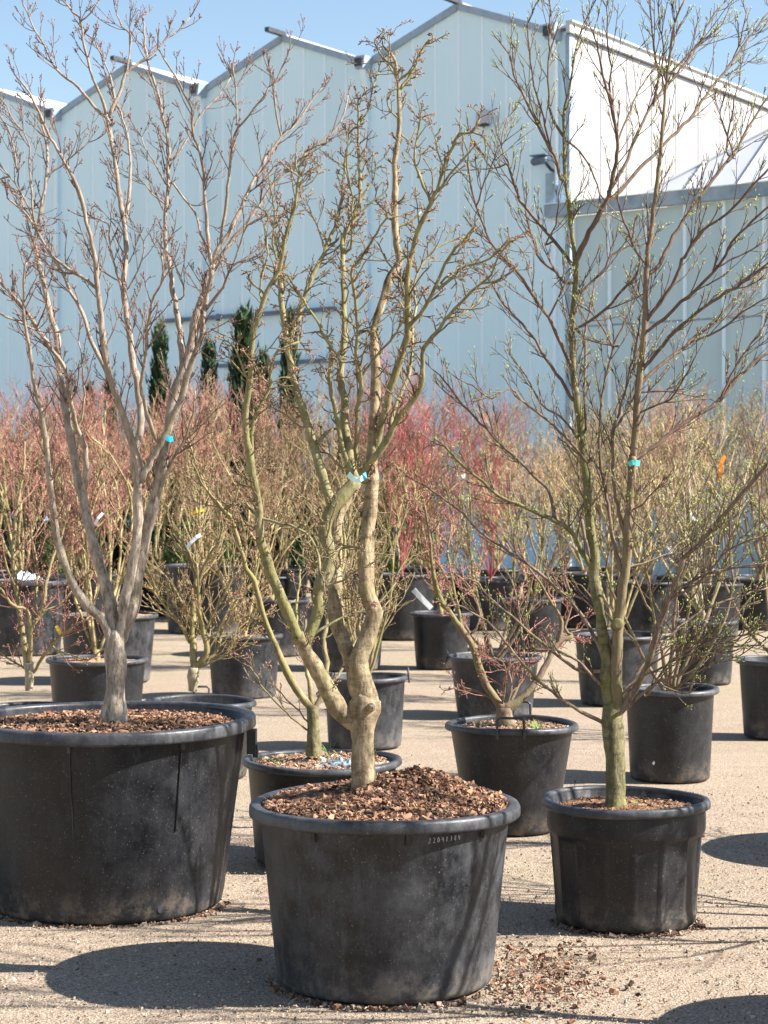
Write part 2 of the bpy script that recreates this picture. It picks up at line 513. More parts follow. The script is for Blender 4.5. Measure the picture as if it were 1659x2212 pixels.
# backing so that nothing shows between the panels
m = MB()
for s in range(NSP):
    x1 = V0 - s * SP; x0 = x1 - SP
    m.prism([(x0, -0.3), (x1, -0.3), (x1, EAVE - 0.1), ((x0 + x1) / 2, EAVE + RISE - 0.1), (x0, EAVE - 0.1)], 0.07, 0.12)
P('wall_frame', m, 'alu_light')
for s in range(NSP):
    x1 = V0 - s * SP; xm = x1 - SP / 2; x0 = x1 - SP
    ang = math.atan2(RISE, SP / 2)
    for (xa, xb, za, zb) in ((x0, xm, EAVE, EAVE + RISE), (xm, x1, EAVE + RISE, EAVE)):
        # roof slab, cut into sheets along the depth
        dx, dz = (xb - xa), (zb - za)
        L = math.hypot(dx, dz); nx, nz = -dz / L * 0.05, dx / L * 0.05
        m = MB()
        m.prism([(xa, za), (xb, zb), (xb + nx, zb + nz), (xa + nx, za + nz)], 0.0, DEPTH)
        P('roof', m, 'panel_roof')
        # gable trim
        nx, nz = -dz / L, dx / L
        m = MB()
        m.prism([(xa - nx * 0.09, za - nz * 0.09), (xb - nx * 0.09, zb - nz * 0.09), (xb + nx * 0.055, zb + nz * 0.055), (xa + nx * 0.055, za + nz * 0.055)], -0.07, -0.003)
        P('gable_trim', m, 'alu_grey')
    # ridge beam sticking out of the gable
    m = MB(); m.box((xm, -0.28, EAVE + RISE + 0.075), (0.12, 0.62, 0.10)); P('ridge_end', m, 'steel_dark')
    m = MB(); m.box((xm, DEPTH / 2, EAVE + RISE + 0.045), (0.14, DEPTH - 0.1, 0.04)); P('ridge_cap', m, 'alu_white')
    # valley gutter and its downpipe
    if s < NSP - 1:
        m = MB(); m.prism([(x0 - 0.16, EAVE + 0.1), (x0 - 0.10, EAVE - 0.18), (x0 + 0.10, EAVE - 0.18), (x0 + 0.16, EAVE + 0.1)], -0.34, 0.4)
        P('gutter', m, 'alu_grey')
        m = MB(); m.tubes([[(x0, -0.2, EAVE - 0.17), (x0, -0.2, EAVE - 0.30), (x0, -0.12, EAVE - 0.40), (x0, -0.09, EAVE - 0.55), (x0, -0.09, 0)]], [[0.075, 0.075, 0.05, 0.05, 0.05]], 10)
        P('downpipe', m, 'alu_light', True)
        m = MB(); m.box((x0 + 0.0, -0.365, EAVE - 0.04), (0.20, 0.03, 0.17)); P('gutter_end', m, 'steel_dark')
m = MB(); m.prism([(-0.42, EAVE + 0.1), (-0.36, EAVE - 0.2), (-0.16, EAVE - 0.2), (-0.12, EAVE + 0.12)], -0.34, 0.2)
P('gutter', m, 'alu_grey')
m = MB(); m.box((-0.27, -0.37, EAVE - 0.05), (0.22, 0.04, 0.2)); P('gutter_end', m, 'steel_dark')
m = MB(); m.tubes([[(-0.27, -0.2, EAVE - 0.2), (-0.27, -0.2, EAVE - 0.35), (-0.24, -0.10, EAVE - 0.5), (-0.24, -0.09, 8.0)]], [[0.07, 0.07, 0.05, 0.05]], 10)
P('downpipe', m, 'alu_light', True)
# sunlit side wall
yy = 0.16
i = 0
while yy < DEPTH - 1:
    w = 1.12
    m = MB(); m.box((-0.0, yy + w / 2, EAVE / 2 - 0.1), (0.06, w - 0.035, EAVE - 0.02)); P('side_panel', m, 'panel_side')
    m = MB(); m.box((0.03, yy + w, EAVE / 2 - 0.1), (0.03, 0.035, EAVE - 0.02)); P('side_seam', m, 'seam_grey')
    yy += w
    i += 1
m = MB(); m.box((-0.06, DEPTH / 2, EAVE / 2), (0.04, DEPTH - 0.4, EAVE - 0.1)); P('side_frame', m, 'alu_white')
m = MB(); m.box((0.075, DEPTH / 2 - 0.15, EAVE + 0.02), (0.10, DEPTH, 0.20)); P('eave_gutter', m, 'alu_white')
m = MB(); m.box((0.105, DEPTH / 2 - 0.15, EAVE + 0.135), (0.17, DEPTH + 0.03, 0.03)); P('eave_lip', m, 'alu_white')
m = MB(); m.box((-0.12, DEPTH / 2 - 0.12, EAVE + 0.06), (0.28, DEPTH - 0.06, 0.05)); P('eave_flashing', m, 'alu_white')
# rails on the front
for (xa, xb, z) in ((-11.1, -5.9, 5.80), (-9.3, -5.9, 4.66)):
    m = MB(); m.box(((xa + xb) / 2, -0.13, z), (xb - xa, 0.10, 0.09)); P('door_rail', m, 'rail_blue')
for xx in (-10.6, -9.4, -8.2, -7.0):
    m = MB(); m.box((xx, -0.06, 5.80), (0.06, 0.09, 0.16)); P('rail_bracket', m, 'rail_blue')

# annex to the right
an = empty('greenhouse_annex', GH_O, GH_R)
tag(an, 'low greenhouse annex with blue fascia beam and glazed hip roof at right', 'greenhouse')
def A(name, mb, mat, smooth=False):
    return mb.build(name, mat, an, smooth)
xs = [0.15 + 0.84 * i for i in range(13)]
for i in range(12):
    a, b = xs[i] + 0.03, xs[i + 1] - 0.03
    for (z0, z1) in ((-0.3, 2.58), (2.62, 5.06), (5.10, 7.34)):
        m = MB(); m.box(((a + b) / 2, 0.0, (z0 + z1) / 2), (b - a, 0.05, z1 - z0)); A('wall_panel', m, 'panel_annex')
for x in xs:
    m = MB(); m.box((x, -0.03, 3.52), (0.06, 0.10, 7.66)); A('mullion', m, 'alu_light')
for z in (2.60, 5.08):
    m = MB(); m.box((5.2, 0.035, z), (10.0, 0.06, 0.07)); A('crossbar', m, 'alu_grey')
m = MB(); m.box((5.0, -0.12, 7.475), (10.9, 0.20, 0.25)); A('fascia', m, 'zinc_blue')
m = MB(); m.box((5.0, -0.13, 7.612), (10.92, 0.26, 0.018)); A('fascia_cap', m, 'alu_light')
m = MB(); m.box((-0.33, -0.11, 7.93), (0.21, 0.16, 0.64)); A('fascia_upright', m, 'zinc_blue')
# hip roof: front slope and left hip slope
tp = math.tan(math.radians(38))
def hp(x, y): return (x, y, 7.60 + tp * max(0, y))
HX = 1.63
front = [hp(HX, 0), hp(10.4, 0), hp(10.4, 4.4), hp(HX + 4.95, 4.4)]
m = MB(); v = front + [(a, b, c - 0.05) for a, b, c in front]
m.add(v, quads=[(0, 1, 2, 3), (4, 7, 6, 5), (0, 4, 5, 1), (1, 5, 6, 2), (2, 6, 7, 3), (3, 7, 4, 0)]); A('roof', m, 'panel_roof')
left = [(HX, 0, 7.60), (HX + 4.95, 4.4, 7.60 + tp * 4.4), (HX + 4.95, 9.0, 7.60 + tp * 4.4), (HX, 9.0, 7.60)]
m = MB(); v = [(a, b, c - 0.004) for a, b, c in left] + [(a, b, c - 0.05) for a, b, c in left]
m.add(v, quads=[(3, 2, 1, 0), (4, 5, 6, 7), (0, 1, 5, 4), (1, 2, 6, 5), (2, 3, 7, 6), (3, 0, 4, 7)]); A('roof', m, 'panel_roof')
m = MB(); m.tubes([[(HX, 0, 7.64), (HX + 4.95, 4.4, 7.64 + tp * 4.4)]], [[0.05, 0.05]], 6); A('hip_bar', m, 'alu_white')
for x in [2.65 + 1.13 * i for i in range(7)]:
    ymax = min(4.4, (x - HX) / 4.95 * 4.4)
    m = MB(); m.tubes([[(x, 0.0, 7.63), (x, ymax, 7.63 + tp * ymax)]], [[0.035, 0.035]], 4); A('glazing_bar', m, 'alu_white')

# wall lamp and camera
def gh_point(x, y, z):
    c, s_ = math.cos(GH_R), math.sin(GH_R)
    return (GH_O[0] + x * c - y * s_, GH_O[1] + x * s_ + y * c, z)
lx = -1.98
wl_ = empty('wall_lamp', gh_point(lx, -0.05, 9.56), GH_R)
tag(wl_, 'small grey box lamp high on the pale greenhouse front', 'lamp')
m = MB(); m.box((0, -0.10, 0.02), (0.25, 0.17, 0.27)); m.build('housing', 'lamp_body', wl_, False)
m = MB(); m.box((0, -0.10, -0.135), (0.22, 0.14, 0.04)); m.build('lamp_glass', 'steel_dark', wl_, False)
m = MB(); m.box((0, 0.0, 0.02), (0.10, 0.06, 0.10)); m.build('bracket', 'steel_dark', wl_, False)
m = MB(); m.tubes([[(0, -0.08, -0.15), (0, -0.08, -0.20)]], [[0.02, 0.012]], 8); m.build('sensor', 'steel_dark', wl_, False)
cm = empty('security_camera', gh_point(-0.42, -0.06, 8.42), GH_R)
tag(cm, 'dark bullet camera on an arm by the greenhouse corner', 'camera')
m = MB(); m.tubes([[(0.2, -0.02, -0.16), (0.10, -0.10, -0.10), (0.0, -0.18, 0.06)]], [[0.035, 0.035, 0.03]], 8); m.build('arm', 'steel_dark', cm)
m = MB(); m.tubes([[(-0.28, -0.24, 0.06), (-0.24, -0.24, 0.07), (0.02, -0.18, 0.11), (0.06, -0.17, 0.11)]], [[0.05, 0.085, 0.085, 0.05]], 12); m.build('housing', 'rail_blue', cm)
m = MB(); m.box((-0.10, -0.21, 0.195), (0.38, 0.2, 0.02)); m.build('sun_shield', 'rail_blue', cm, False)

# ------------------------------------------------------------------ pots
def soil_mesh(r, z, mound, rng, k=48, rings=12, rough=0.006, lobes=None):
    rr = np.linspace(0, r, rings + 1)[1:]
    a = np.arange(k) * 2 * PI / k
    v = [(0, 0, z + mound)]
    for i, ri in enumerate(rr):
        fall = max(0, 1 - (ri / r) ** 1.3)
        for aj in a:
            zz = z + mound * fall * (1 + 0.22 * math.sin(3 * aj + 1) + 0.15 * math.sin(5 * aj)) + rng.uniform(-rough, rough)
            if lobes: zz += lobes(ri * math.cos(aj), ri * math.sin(aj))
            v.append((ri * math.cos(aj), ri * math.sin(aj), zz))
    q = []; tr = []
    for j in range(k): tr.append((0, 1 + j, 1 + (j + 1) % k))
    for i in range(rings - 1):
        for j in range(k):
            q.append((1 + i * k + j, 1 + (i + 1) * k + j, 1 + (i + 1) * k + (j + 1) % k, 1 + i * k + (j + 1) % k))
    return MB().add(v, quads=q, tris=tr)

def chips(mb_list, n, rng, where, size, flat=0.35):
    """little wedge-shaped chips; where(n) -> positions"""
    pos = where(n)
    which = rng.randint(0, len(mb_list), n)
    L = size * np.clip(rng.lognormal(-0.25, 0.65, n), 0.25, 3.6); W = L * rng.uniform(0.25, 0.6, n); H = L * rng.uniform(0.12, flat, n)
    A1 = rng.uniform(0, 2 * PI, n); TL = rng.normal(0, 0.45, n); TR = rng.normal(0, 0.4, n)
    base = np.array([(-1, -.8, -1), (1, -.5, -1), (.8, .6, -1), (-.9, 1, -1), (-.8, -.6, 1), (.9, -.4, 1), (.7, .5, 1), (-.7, .8, 1)], float) * 0.5
    q = np.array([(0, 3, 2, 1), (4, 5, 6, 7), (0, 1, 5, 4), (1, 2, 6, 5), (2, 3, 7, 6), (3, 0, 4, 7)])
    ca, sa = np.cos(A1), np.sin(A1)
    v = base[None] * np.stack([L, W, H], -1)[:, None, :]
    v = v + rng.uniform(-0.08, 0.08, v.shape) * L[:, None, None]
    ct, st = np.cos(TL)[:, None], np.sin(TL)[:, None]
    x, y, z = v[..., 0], v[..., 1], v[..., 2]
    x, z = x * ct - z * st, x * st + z * ct
    cr, sr = np.cos(TR)[:, None], np.sin(TR)[:, None]
    y, z = y * cr - z * sr, y * sr + z * cr
    x, y = x * ca[:, None] - y * sa[:, None], x * sa[:, None] + y * ca[:, None]
    v = np.stack([x, y, z], -1) + pos[:, None, :]
    for i, mb in enumerate(mb_list):
        vi = v[which == i]
        qq = (q[None] + (np.arange(len(vi)) * 8)[:, None, None]).reshape(-1, 4)
        mb.add(vi.reshape(-1, 3), quads=qq)

def make_pot(loc, r, h, rb, label, style='plain', mat='plastic_black', rim_mat='rim_worn', soil=0.06, soil_mat='soil_sandy',
             group=None, handles=(), rimw=0.024, rimh=0.030, k=72, seed=0, mound=0.015, rz=0.0, cat='plant pot'):
    """tapered black nursery pot standing at loc; r outer rim radius, rb foot radius"""
    rng = np.random.RandomState(seed + 11)
    root = empty('plant_pot', loc, rz)
    tag(root, label, cat, group)
    rt = r - rimw            # wall radius at the top
    th = 0.008
    ph = rng.uniform(0, 6)
    def oval(R, Z, a):
        w = 1 + 0.006 * np.sin(2 * a + ph)[None, :] * (Z / h)
        return R * w, Z + 0.004 * np.sin(2 * a + ph)[None, :] * (Z / h)
    zs = h - rimh
    def wall(z): return rb + (rt - rb) * (z / h)
    if style == 'collar':
        zc = h * 0.735
        flu = 24
        def warp(R, Z, a):
            m_ = (Z < zc - 0.004) & (Z > 0.02) & (R > rb * 0.9)
            g = np.clip((np.cos(a * 16 + 0.3) - 0.80) * 9.0, 0, 1)[None, :]
            g2 = np.cos(a * 16 + 0.3)[None, :]
            R = np.where(m_, R + 0.0050 * g + 0.0018 * g2, R)
            return oval(R, Z, a)
        prof = [(rb - 0.03, 0.0), (rb - 0.006, 0.0), (rb, 0.008), (wall(0.03), 0.03), (wall(0.05) - 0.004, 0.05)]
        prof += [(wall(z) - 0.006, z) for z in np.linspace(0.08, zc - 0.03, 8)]
        prof += [(wall(zc) - 0.006, zc - 0.012), (wall(zc) + 0.007, zc), (wall(zc) + 0.010, zc + 0.008), (wall(zc + 0.05) + 0.008, zc + 0.05), (rt, zs)]
        kk = 192
    else:
        warp = oval
        prof = [(rb - 0.05, 0.0), (rb - 0.012, 0.0), (rb - 0.003, 0.006), (rb, 0.018)] + [(wall(z), z) for z in np.linspace(0.05, zs - 0.02, 8)] + [(rt, zs)]
        kk = k
    prof += [(rt, h - 0.01), (rt - th, h - 0.01), (wall(h * 0.5) - th, h * 0.5), (0.02, h * 0.48)]
    m = MB(); m.lathe(prof, kk, warp=warp)
    m.build('body', mat, root)
    # rolled rim: a rounded lip turned outwards
    z0, z1 = h - rimh, h
    rp = [(rt - 0.002, z0 + 0.008), (rt + 0.003, z0), (r - 0.006, z0), (r - 0.001, z0 + 0.004), (r, z0 + 0.010), (r - 0.001, z1 - 0.010),
          (r - 0.006, z1 - 0.002), (r - 0.012, z1), (rt + 0.002, z1), (rt - 0.006, z1 - 0.004), (rt - 0.009, z1 - 0.012), (rt - 0.006, z0 + 0.002)]
    m = MB(); m.lathe(rp, k, closed=True, warp=oval)
    m.build('rim', rim_mat, root)
    if soil is not None:
        rs = wall(h - soil) - th * 0.5
        m = soil_mesh(rs, h - soil, mound, rng, k=48, rings=10)
        m.build('soil', soil_mat, root)
    for (ang, hh, ww) in handles:
        # square wire handle hinged on the rim
        c, s_ = math.cos(ang), math.sin(ang)
        def q(t_, z, o=0.0): return ((r + o) * c - t_ * s_, (r + o) * s_ + t_ * c, z)
        w2 = ww / 2
        pts = [q(-w2, h - 0.045, 0.004), q(-w2, h + hh - 0.012, -0.004), q(-w2 + 0.014, h + hh, -0.004), q(w2 - 0.014, h + hh, -0.004), q(w2, h + hh - 0.012, -0.004), q(w2, h - 0.045, 0.004)]
        m = MB(); m.tubes([pts], [[0.0065] * 6], 8); m.build('handle', 'rim_worn', root)
    return root

def add_mulch(root, R, z, mound, n, rng, size=0.02, name='mulch', lobes=None, flat=0.35, mats=('chip_a', 'chip_b', 'chip_c')):
    def where(n):
        rr = R * np.sqrt(rng.uniform(0, 1, n)); a = rng.uniform(0, 2 * PI, n)
        x, y = rr * np.cos(a), rr * np.sin(a)
        fall = np.clip(1 - (rr / R) ** 1.3, 0, 1)
        zz = z + mound * fall * (1 + 0.22 * np.sin(3 * a + 1) + 0.15 * np.sin(5 * a)) + rng.uniform(0, size * 0.5, n)
        if lobes: zz = zz + np.array([lobes(p, q_) for p, q_ in zip(x, y)])
        return np.stack([x, y, zz], -1)
    mbs = [MB(), MB(), MB()]
    chips(mbs, n, rng, where, size, flat)
    # joined: one stuff part with three chip colours
    allm = MB(); idx = []
    for i, mb in enumerate(mbs):
        if not mb.v: continue
        v = np.concatenate(mb.v); q = np.concatenate(mb.q)
        allm.add(v, quads=q); idx += [i] * len(q)
    me = allm.mesh(name, None, False)
    for mm in mats: me.materials.append(MATS[mm])
    me.polygons.foreach_set('material_index', np.array(idx[:len(me.polygons)], np.int32))
    return link_mesh(name, me, root, 'stuff')

def grass_tuft(root_loc, n, hgt, spread, rng, label, parent=None, name='grass_tuft', group='grass tufts sprouting in the pots'):
    m = MB()
    for _ in range(n):
        a = rng.uniform(0, 2 * PI); r0 = rng.uniform(0, spread * 0.3); lean = rng.uniform(0.1, 0.9); hh = hgt * rng.uniform(0.4, 1)
        b = np.array([r0 * math.cos(a), r0 * math.sin(a), -0.005])
        d = np.array([math.cos(a), math.sin(a), 0])
        pts = []
        for t_ in np.linspace(0, 1, 5):
            pts.append(b + d * (lean * spread * t_ ** 1.8) + np.array([0, 0, hh * (t_ - 0.25 * t_ * t_)]))
        side = np.array([-d[1], d[0], 0])
        v = []
        for i, p in enumerate(pts):
            w = 0.0022 * (1 - (i / 4) ** 2) + 0.0003
            v += [p - side * w, p + side * w]
        m.add(v, quads=[(2 * i, 2 * i + 1, 2 * i + 3, 2 * i + 2) for i in range(4)])
    o = m.build(name, 'grass_green', parent)
    o.location = root_loc
    if parent is None: tag(o, label, 'grass', group)
    return o

# ------------------------------------------------------------------ branch building
CROPS = {'A': (0, 0, 2.37), 'B': (350, 0, 2.37), 'C': (0, 900, 2.37), 'E': (550, 900, 2.37), 'F': (700, 50, 2.37),
         'G': (1380, 0, 2.37), 'H': (1380, 700, 2.37), 'I': (1150, 1200, 2.37)}
def parse(sx):
    """'E 10,20 30,40 F 5,6' -> points in layout units"""
    out = []; cur = None
    for tok in sx.split():
        if tok.isalpha(): cur = tok; continue
        x, y = (float(q) for q in tok.split(','))
        if cur and cur != 'D':
            ox, oy, k = CROPS[cur]
            x = (ox + x / k) * 0.7976; y = (oy + y / k) * 0.7976
        out.append((x, y))
    return np.array(out)

def catmull(P_, step):
    P_ = np.asarray(P_, float)
    if len(P_) < 3:
        n = max(2, int(np.linalg.norm(P_[1] - P_[0]) / step) + 1)
        t_ = np.linspace(0, 1, n)[:, None]
        return P_[0] * (1 - t_) + P_[1] * t_
    Q = np.vstack([2 * P_[0] - P_[1], P_, 2 * P_[-1] - P_[-2]])
    out = []
    for i in range(1, len(Q) - 2):
        L = np.linalg.norm(Q[i + 1] - Q[i]); n = max(2, int(L / step))
        for t_ in np.arange(n) / n:
            a, b, c_, d_ = Q[i - 1], Q[i], Q[i + 1], Q[i + 2]
            out.append(0.5 * ((2 * b) + (-a + c_) * t_ + (2 * a - 5 * b + 4 * c_ - d_) * t_ ** 2 + (-a + 3 * b - 3 * c_ + d_) * t_ ** 3))
    out.append(Q[-2])
    return np.array(out)

def unit(v): return v / (np.linalg.norm(v, axis=-1, keepdims=True) + 1e-9)

def side_dirs(D, ang, rng, view_bias=0.0):
    """directions leaving D [n,3] at angle ang [n]"""
    r = rng.normal(size=D.shape)
    r[:, 1] *= (1 - view_bias)
    p = unit(r - D * (r * D).sum(1, keepdims=True))
    return unit(D * np.cos(ang)[:, None] + p * np.sin(ang)[:, None])

def grow(S, D, L, rng, m=6, up=0.12, wig=0.10, kink=0.0):
    n = len(S)
    Pn = np.empty((n, m, 3)); Pn[:, 0] = S
    d = D.copy()
    for i in range(1, m):
        d = unit(d + np.array([0, 0, up]) + rng.normal(0, wig, d.shape))
        Pn[:, i] = Pn[:, i - 1] + d * (L / (m - 1))[:, None]
    return Pn

def taper(r0, r1, m):
    t_ = np.linspace(0, 1, m)[None, :]
    return r0[:, None] * (1 - t_) + r1[:, None] * t_

def sample_on(Pn, ts):
    """points and directions at parameters ts [n,k] on polylines Pn [n,m,3]"""
    n, m = Pn.shape[:2]
    f = ts * (m - 1); i = np.clip(f.astype(int), 0, m - 2); w = (f - i)[..., None]
    idx = np.arange(n)[:, None]
    a = Pn[idx, i]; b = Pn[idx, i + 1]
    return (a * (1 - w) + b * w), unit(b - a)

def buds(mb, pos, dirs, ln, wd, rng):
    n = len(pos)
    if n == 0: return
    L = ln * rng.uniform(0.6, 1.3, n); W = wd * rng.uniform(0.7, 1.2, n)
    r = rng.normal(size=dirs.shape); u = unit(np.cross(dirs, r)); v = np.cross(dirs, u)
    c = pos
    pts = np.stack([c, c + dirs * (L * 0.4)[:, None] + u * W[:, None], c + dirs * (L * 0.4)[:, None] + v * W[:, None],
                    c + dirs * (L * 0.4)[:, None] - u * W[:, None], c + dirs * (L * 0.4)[:, None] - v * W[:, None], c + dirs * L[:, None]], 1)
    tr = np.array([(0, 2, 1), (0, 3, 2), (0, 4, 3), (0, 1, 4), (5, 1, 2), (5, 2, 3), (5, 3, 4), (5, 4, 1)])
    tt = (tr[None] + (np.arange(n) * 6)[:, None, None]).reshape(-1, 3)
    mb.add(pts.reshape(-1, 3), tris=tt)

def traced_tree(name, label, depth, limbs, px, seed, trunk_mat, limb_mat, twig_mat, bud_mat, base_pos,
                group=None, spread=0.5, twig_kw=None, knobs=0.10, cat='tree'):
    """limbs: list of (string, r_start, r_end[, opts]); the first is the trunk. px = metres per layout unit for radii"""
    rng = np.random.RandomState(seed)
    root = empty(name, base_pos)
    tag(root, label, cat, group)
    off = -np.array(base_pos)
    placed = []          # list of (2D pts, depths, radii)
    TW_S, TW_D, TW_R, TW_L = [], [], [], []
    kw = dict(space=0.055, len1=0.22, ang=(0.5, 0.95), r=0.0022, sub=4, sub2=2, up=0.10, wig=0.10, short=0.0, sublen=0.45, budl=0.012, budw=0.0032, start=0.18, bias=0.35, m=6)
    kw.update(twig_kw or {})
    for li, lb in enumerate(limbs):
        sx, r0, r1 = lb[0], lb[1], lb[2]
        opts = lb[3] if len(lb) > 3 else {}
        p2 = parse(sx)
        seg = np.concatenate([[0], np.cumsum(np.linalg.norm(np.diff(p2, axis=0), axis=1))])
        tot = seg[-1]
        if li == 0:
            d0 = depth; slope = 0.0
        else:
            best = None
            for (q2, qd, qr) in placed:
                dd = np.linalg.norm(q2 - p2[0], axis=1); k_ = int(np.argmin(dd))
                if best is None or dd[k_] < best[0]: best = (dd[k_], q2[k_], qd[k_], qr[k_])
            d0 = best[2]
            slope = opts.get('dz', rng.uniform(-1, 1) * spread)
            if best[0] < 30 and best[0] > 1.0:
                p2 = np.vstack([best[1], p2])
                seg = np.concatenate([[0], np.cumsum(np.linalg.norm(np.diff(p2, axis=0), axis=1))]); tot = seg[-1]
        t_ = seg / tot
        dep = d0 + slope * (tot * depth / F) * t_ ** 1.2
        P_ = np.array([P3(x, y, dd) for (x, y), dd in zip(p2, dep)])
        C_ = catmull(P_, 0.022 if r0 > 6 else 0.03)
        n = len(C_)
        tt = np.linspace(0, 1, n)
        if 'prof' in opts:
            xp = np.linspace(0, 1, len(opts['prof'])); R_ = np.interp(tt, xp, opts['prof'])
        else:
            r0e = r0 * (1.0 if r0 > 8 else 1.05); R_ = r0e + (r1 * 1.2 - r0e) * tt ** 0.85
        kn = rng.normal(0, knobs, n); kn = np.convolve(kn, [0.25, 0.5, 0.25], 'same')
        R_ = R_ * px * (1 + kn)
        C_ = C_ + rng.normal(0, 0.0018, C_.shape) * (1 if r0 < 9 else 0.6)
        if li > 0:
            R_[0] *= 0.9
        kx = 14 if r0 > 15 else (10 if r0 > 7 else 7)
        kx = 24 if r0 > 20 else kx
        m = MB(); m.tubes([C_ + off], [R_], kx, lump=(0.055 if li == 0 else 0.05) if r0 > 7 else 0.0, rng=rng)
        o = m.build('trunk' if li == 0 else 'branch', trunk_mat if (li == 0 or opts.get('tm')) else opts.get('mat', limb_mat), root)
        # register for attachment
        q2 = np.array([[CX + c[0] * F / c[1], HY - (c[2] - EYE) * F / c[1]] for c in C_])
        placed.append((q2, C_[:, 1], R_))
        # side twigs
        if opts.get('bare'): continue
        T_ = unit(np.gradient(C_, axis=0))
        ln = np.concatenate([[0], np.cumsum(np.linalg.norm(np.diff(C_, axis=0), axis=1))])
        Ltot = ln[-1]
        s_ = Ltot * opts.get('start', kw['start'] if li else 0.9)
        while s_ < Ltot:
            u = s_ / Ltot
            k_ = min(n - 1, int(np.searchsorted(ln, s_)))
            for _ in range(2 if rng.uniform() < kw.get('pair', 0.4) else 1):
                TW_S.append(C_[k_]); TW_D.append(T_[k_])
                sc = (0.55 + 0.45 * (1 - abs(2 * u - 1)))
                TW_L.append(kw['len1'] * rng.uniform(0.35, 1.15) * sc * opts.get('tw', 1.0)); TW_R.append(min(R_[k_] * 0.5, kw['r'] * rng.uniform(0.8, 1.5)))
            s_ += kw['space'] * rng.uniform(0.5, 1.5) / opts.get('dens', 1.0)
        TW_S.append(C_[-1]); TW_D.append(T_[-1]); TW_L.append(kw['len1'] * 0.5); TW_R.append(max(0.0015, min(R_[-1], 0.003)))
    S = np.array(TW_S); D = np.array(TW_D); L = np.array(TW_L); R = np.array(TW_R)
    n = len(S)
    D1 = side_dirs(D, rng.uniform(kw['ang'][0], kw['ang'][1], n), rng, kw['bias'])
    tw = MB(); bd = MB()
    m1 = kw['m']
    if kw['short'] > 0:
        sh = rng.uniform(size=n) < kw['short']; L = np.where(sh, rng.uniform(0.02, 0.06, n), L)
    P1 = grow(S, D1, L, rng, m1, kw['up'], kw['wig'])
    tw.tubes(P1 + off, taper(R, np.maximum(R * 0.5, 0.0012), m1), 5)
    buds(bd, P1[:, -1] + off, unit(P1[:, -1] - P1[:, -2]), kw['budl'] * 1.2, kw['budw'] * 1.15, rng)
    # second order
    k2 = kw['sub']
    if k2:
        ts = rng.uniform(0.25, 0.95, (n, k2))
        a, d = sample_on(P1, ts)
        keep = rng.uniform(size=(n, k2)) < np.clip(L / (kw['len1'] * 0.55), 0.1, 1)[:, None]
        a, d = a[keep], d[keep]; L2 = (np.repeat(L[:, None], k2, 1) * (1.05 - ts * 0.6))[keep] * kw['sublen'] * rng.uniform(0.5, 1.2, keep.sum())
        R2 = np.repeat(R[:, None], k2, 1)[keep] * 0.62
        D2 = side_dirs(d, rng.uniform(kw['ang'][0], kw['ang'][1], len(a)), rng, kw['bias'])
        P2 = grow(a, D2, L2, rng, 5, kw['up'], kw['wig'])
        tw.tubes(P2 + off, taper(R2, np.maximum(R2 * 0.55, 0.0011), 5), 4)
        buds(bd, P2[:, -1] + off, unit(P2[:, -1] - P2[:, -2]), kw['budl'], kw['budw'], rng)
        # lateral buds
        ts = rng.uniform(0.15, 0.95, (len(P2), kw.get('latb', 2)))
        a3, d3 = sample_on(P2, ts); a3 = a3.reshape(-1, 3); d3 = d3.reshape(-1, 3)
        buds(bd, a3 + off, side_dirs(d3, np.full(len(a3), 0.6), rng), kw['budl'] * 0.75, kw['budw'] * 0.85, rng)
        k3 = kw['sub2']
        if k3:
            ts = rng.uniform(0.25, 0.95, (len(P2), k3))
            a, d = sample_on(P2, ts); keep = rng.uniform(size=(len(P2), k3)) < 0.7
            a, d = a[keep], d[keep]; L3 = np.repeat(L2[:, None], k3, 1)[keep] * rng.uniform(0.25, 0.6, keep.sum())
            R3 = np.repeat(R2[:, None], k3, 1)[keep] * 0.7
            P3_ = grow(a, side_dirs(d, rng.uniform(kw['ang'][0], kw['ang'][1], len(a)), rng, kw['bias']), L3, rng, 4, kw['up'], kw['wig'])
            tw.tubes(P3_ + off, taper(R3, np.maximum(R3 * 0.7, 0.0010), 4), 3)
            buds(bd, P3_[:, -1] + off, unit(P3_[:, -1] - P3_[:, -2]), kw['budl'], kw['budw'], rng)
    ts = rng.uniform(0.15, 0.95, (n, 3))
    a3, d3 = sample_on(P1, ts); a3 = a3.reshape(-1, 3); d3 = d3.reshape(-1, 3)
    buds(bd, a3 + off, side_dirs(d3, np.full(len(a3), 0.6), rng), kw['budl'] * 0.8, kw['budw'] * 0.85, rng)
    two = tw.build('twigs', twig_mat, root, kind='stuff')
    bd.build('buds', bud_mat, two, kind='stuff')
    return root

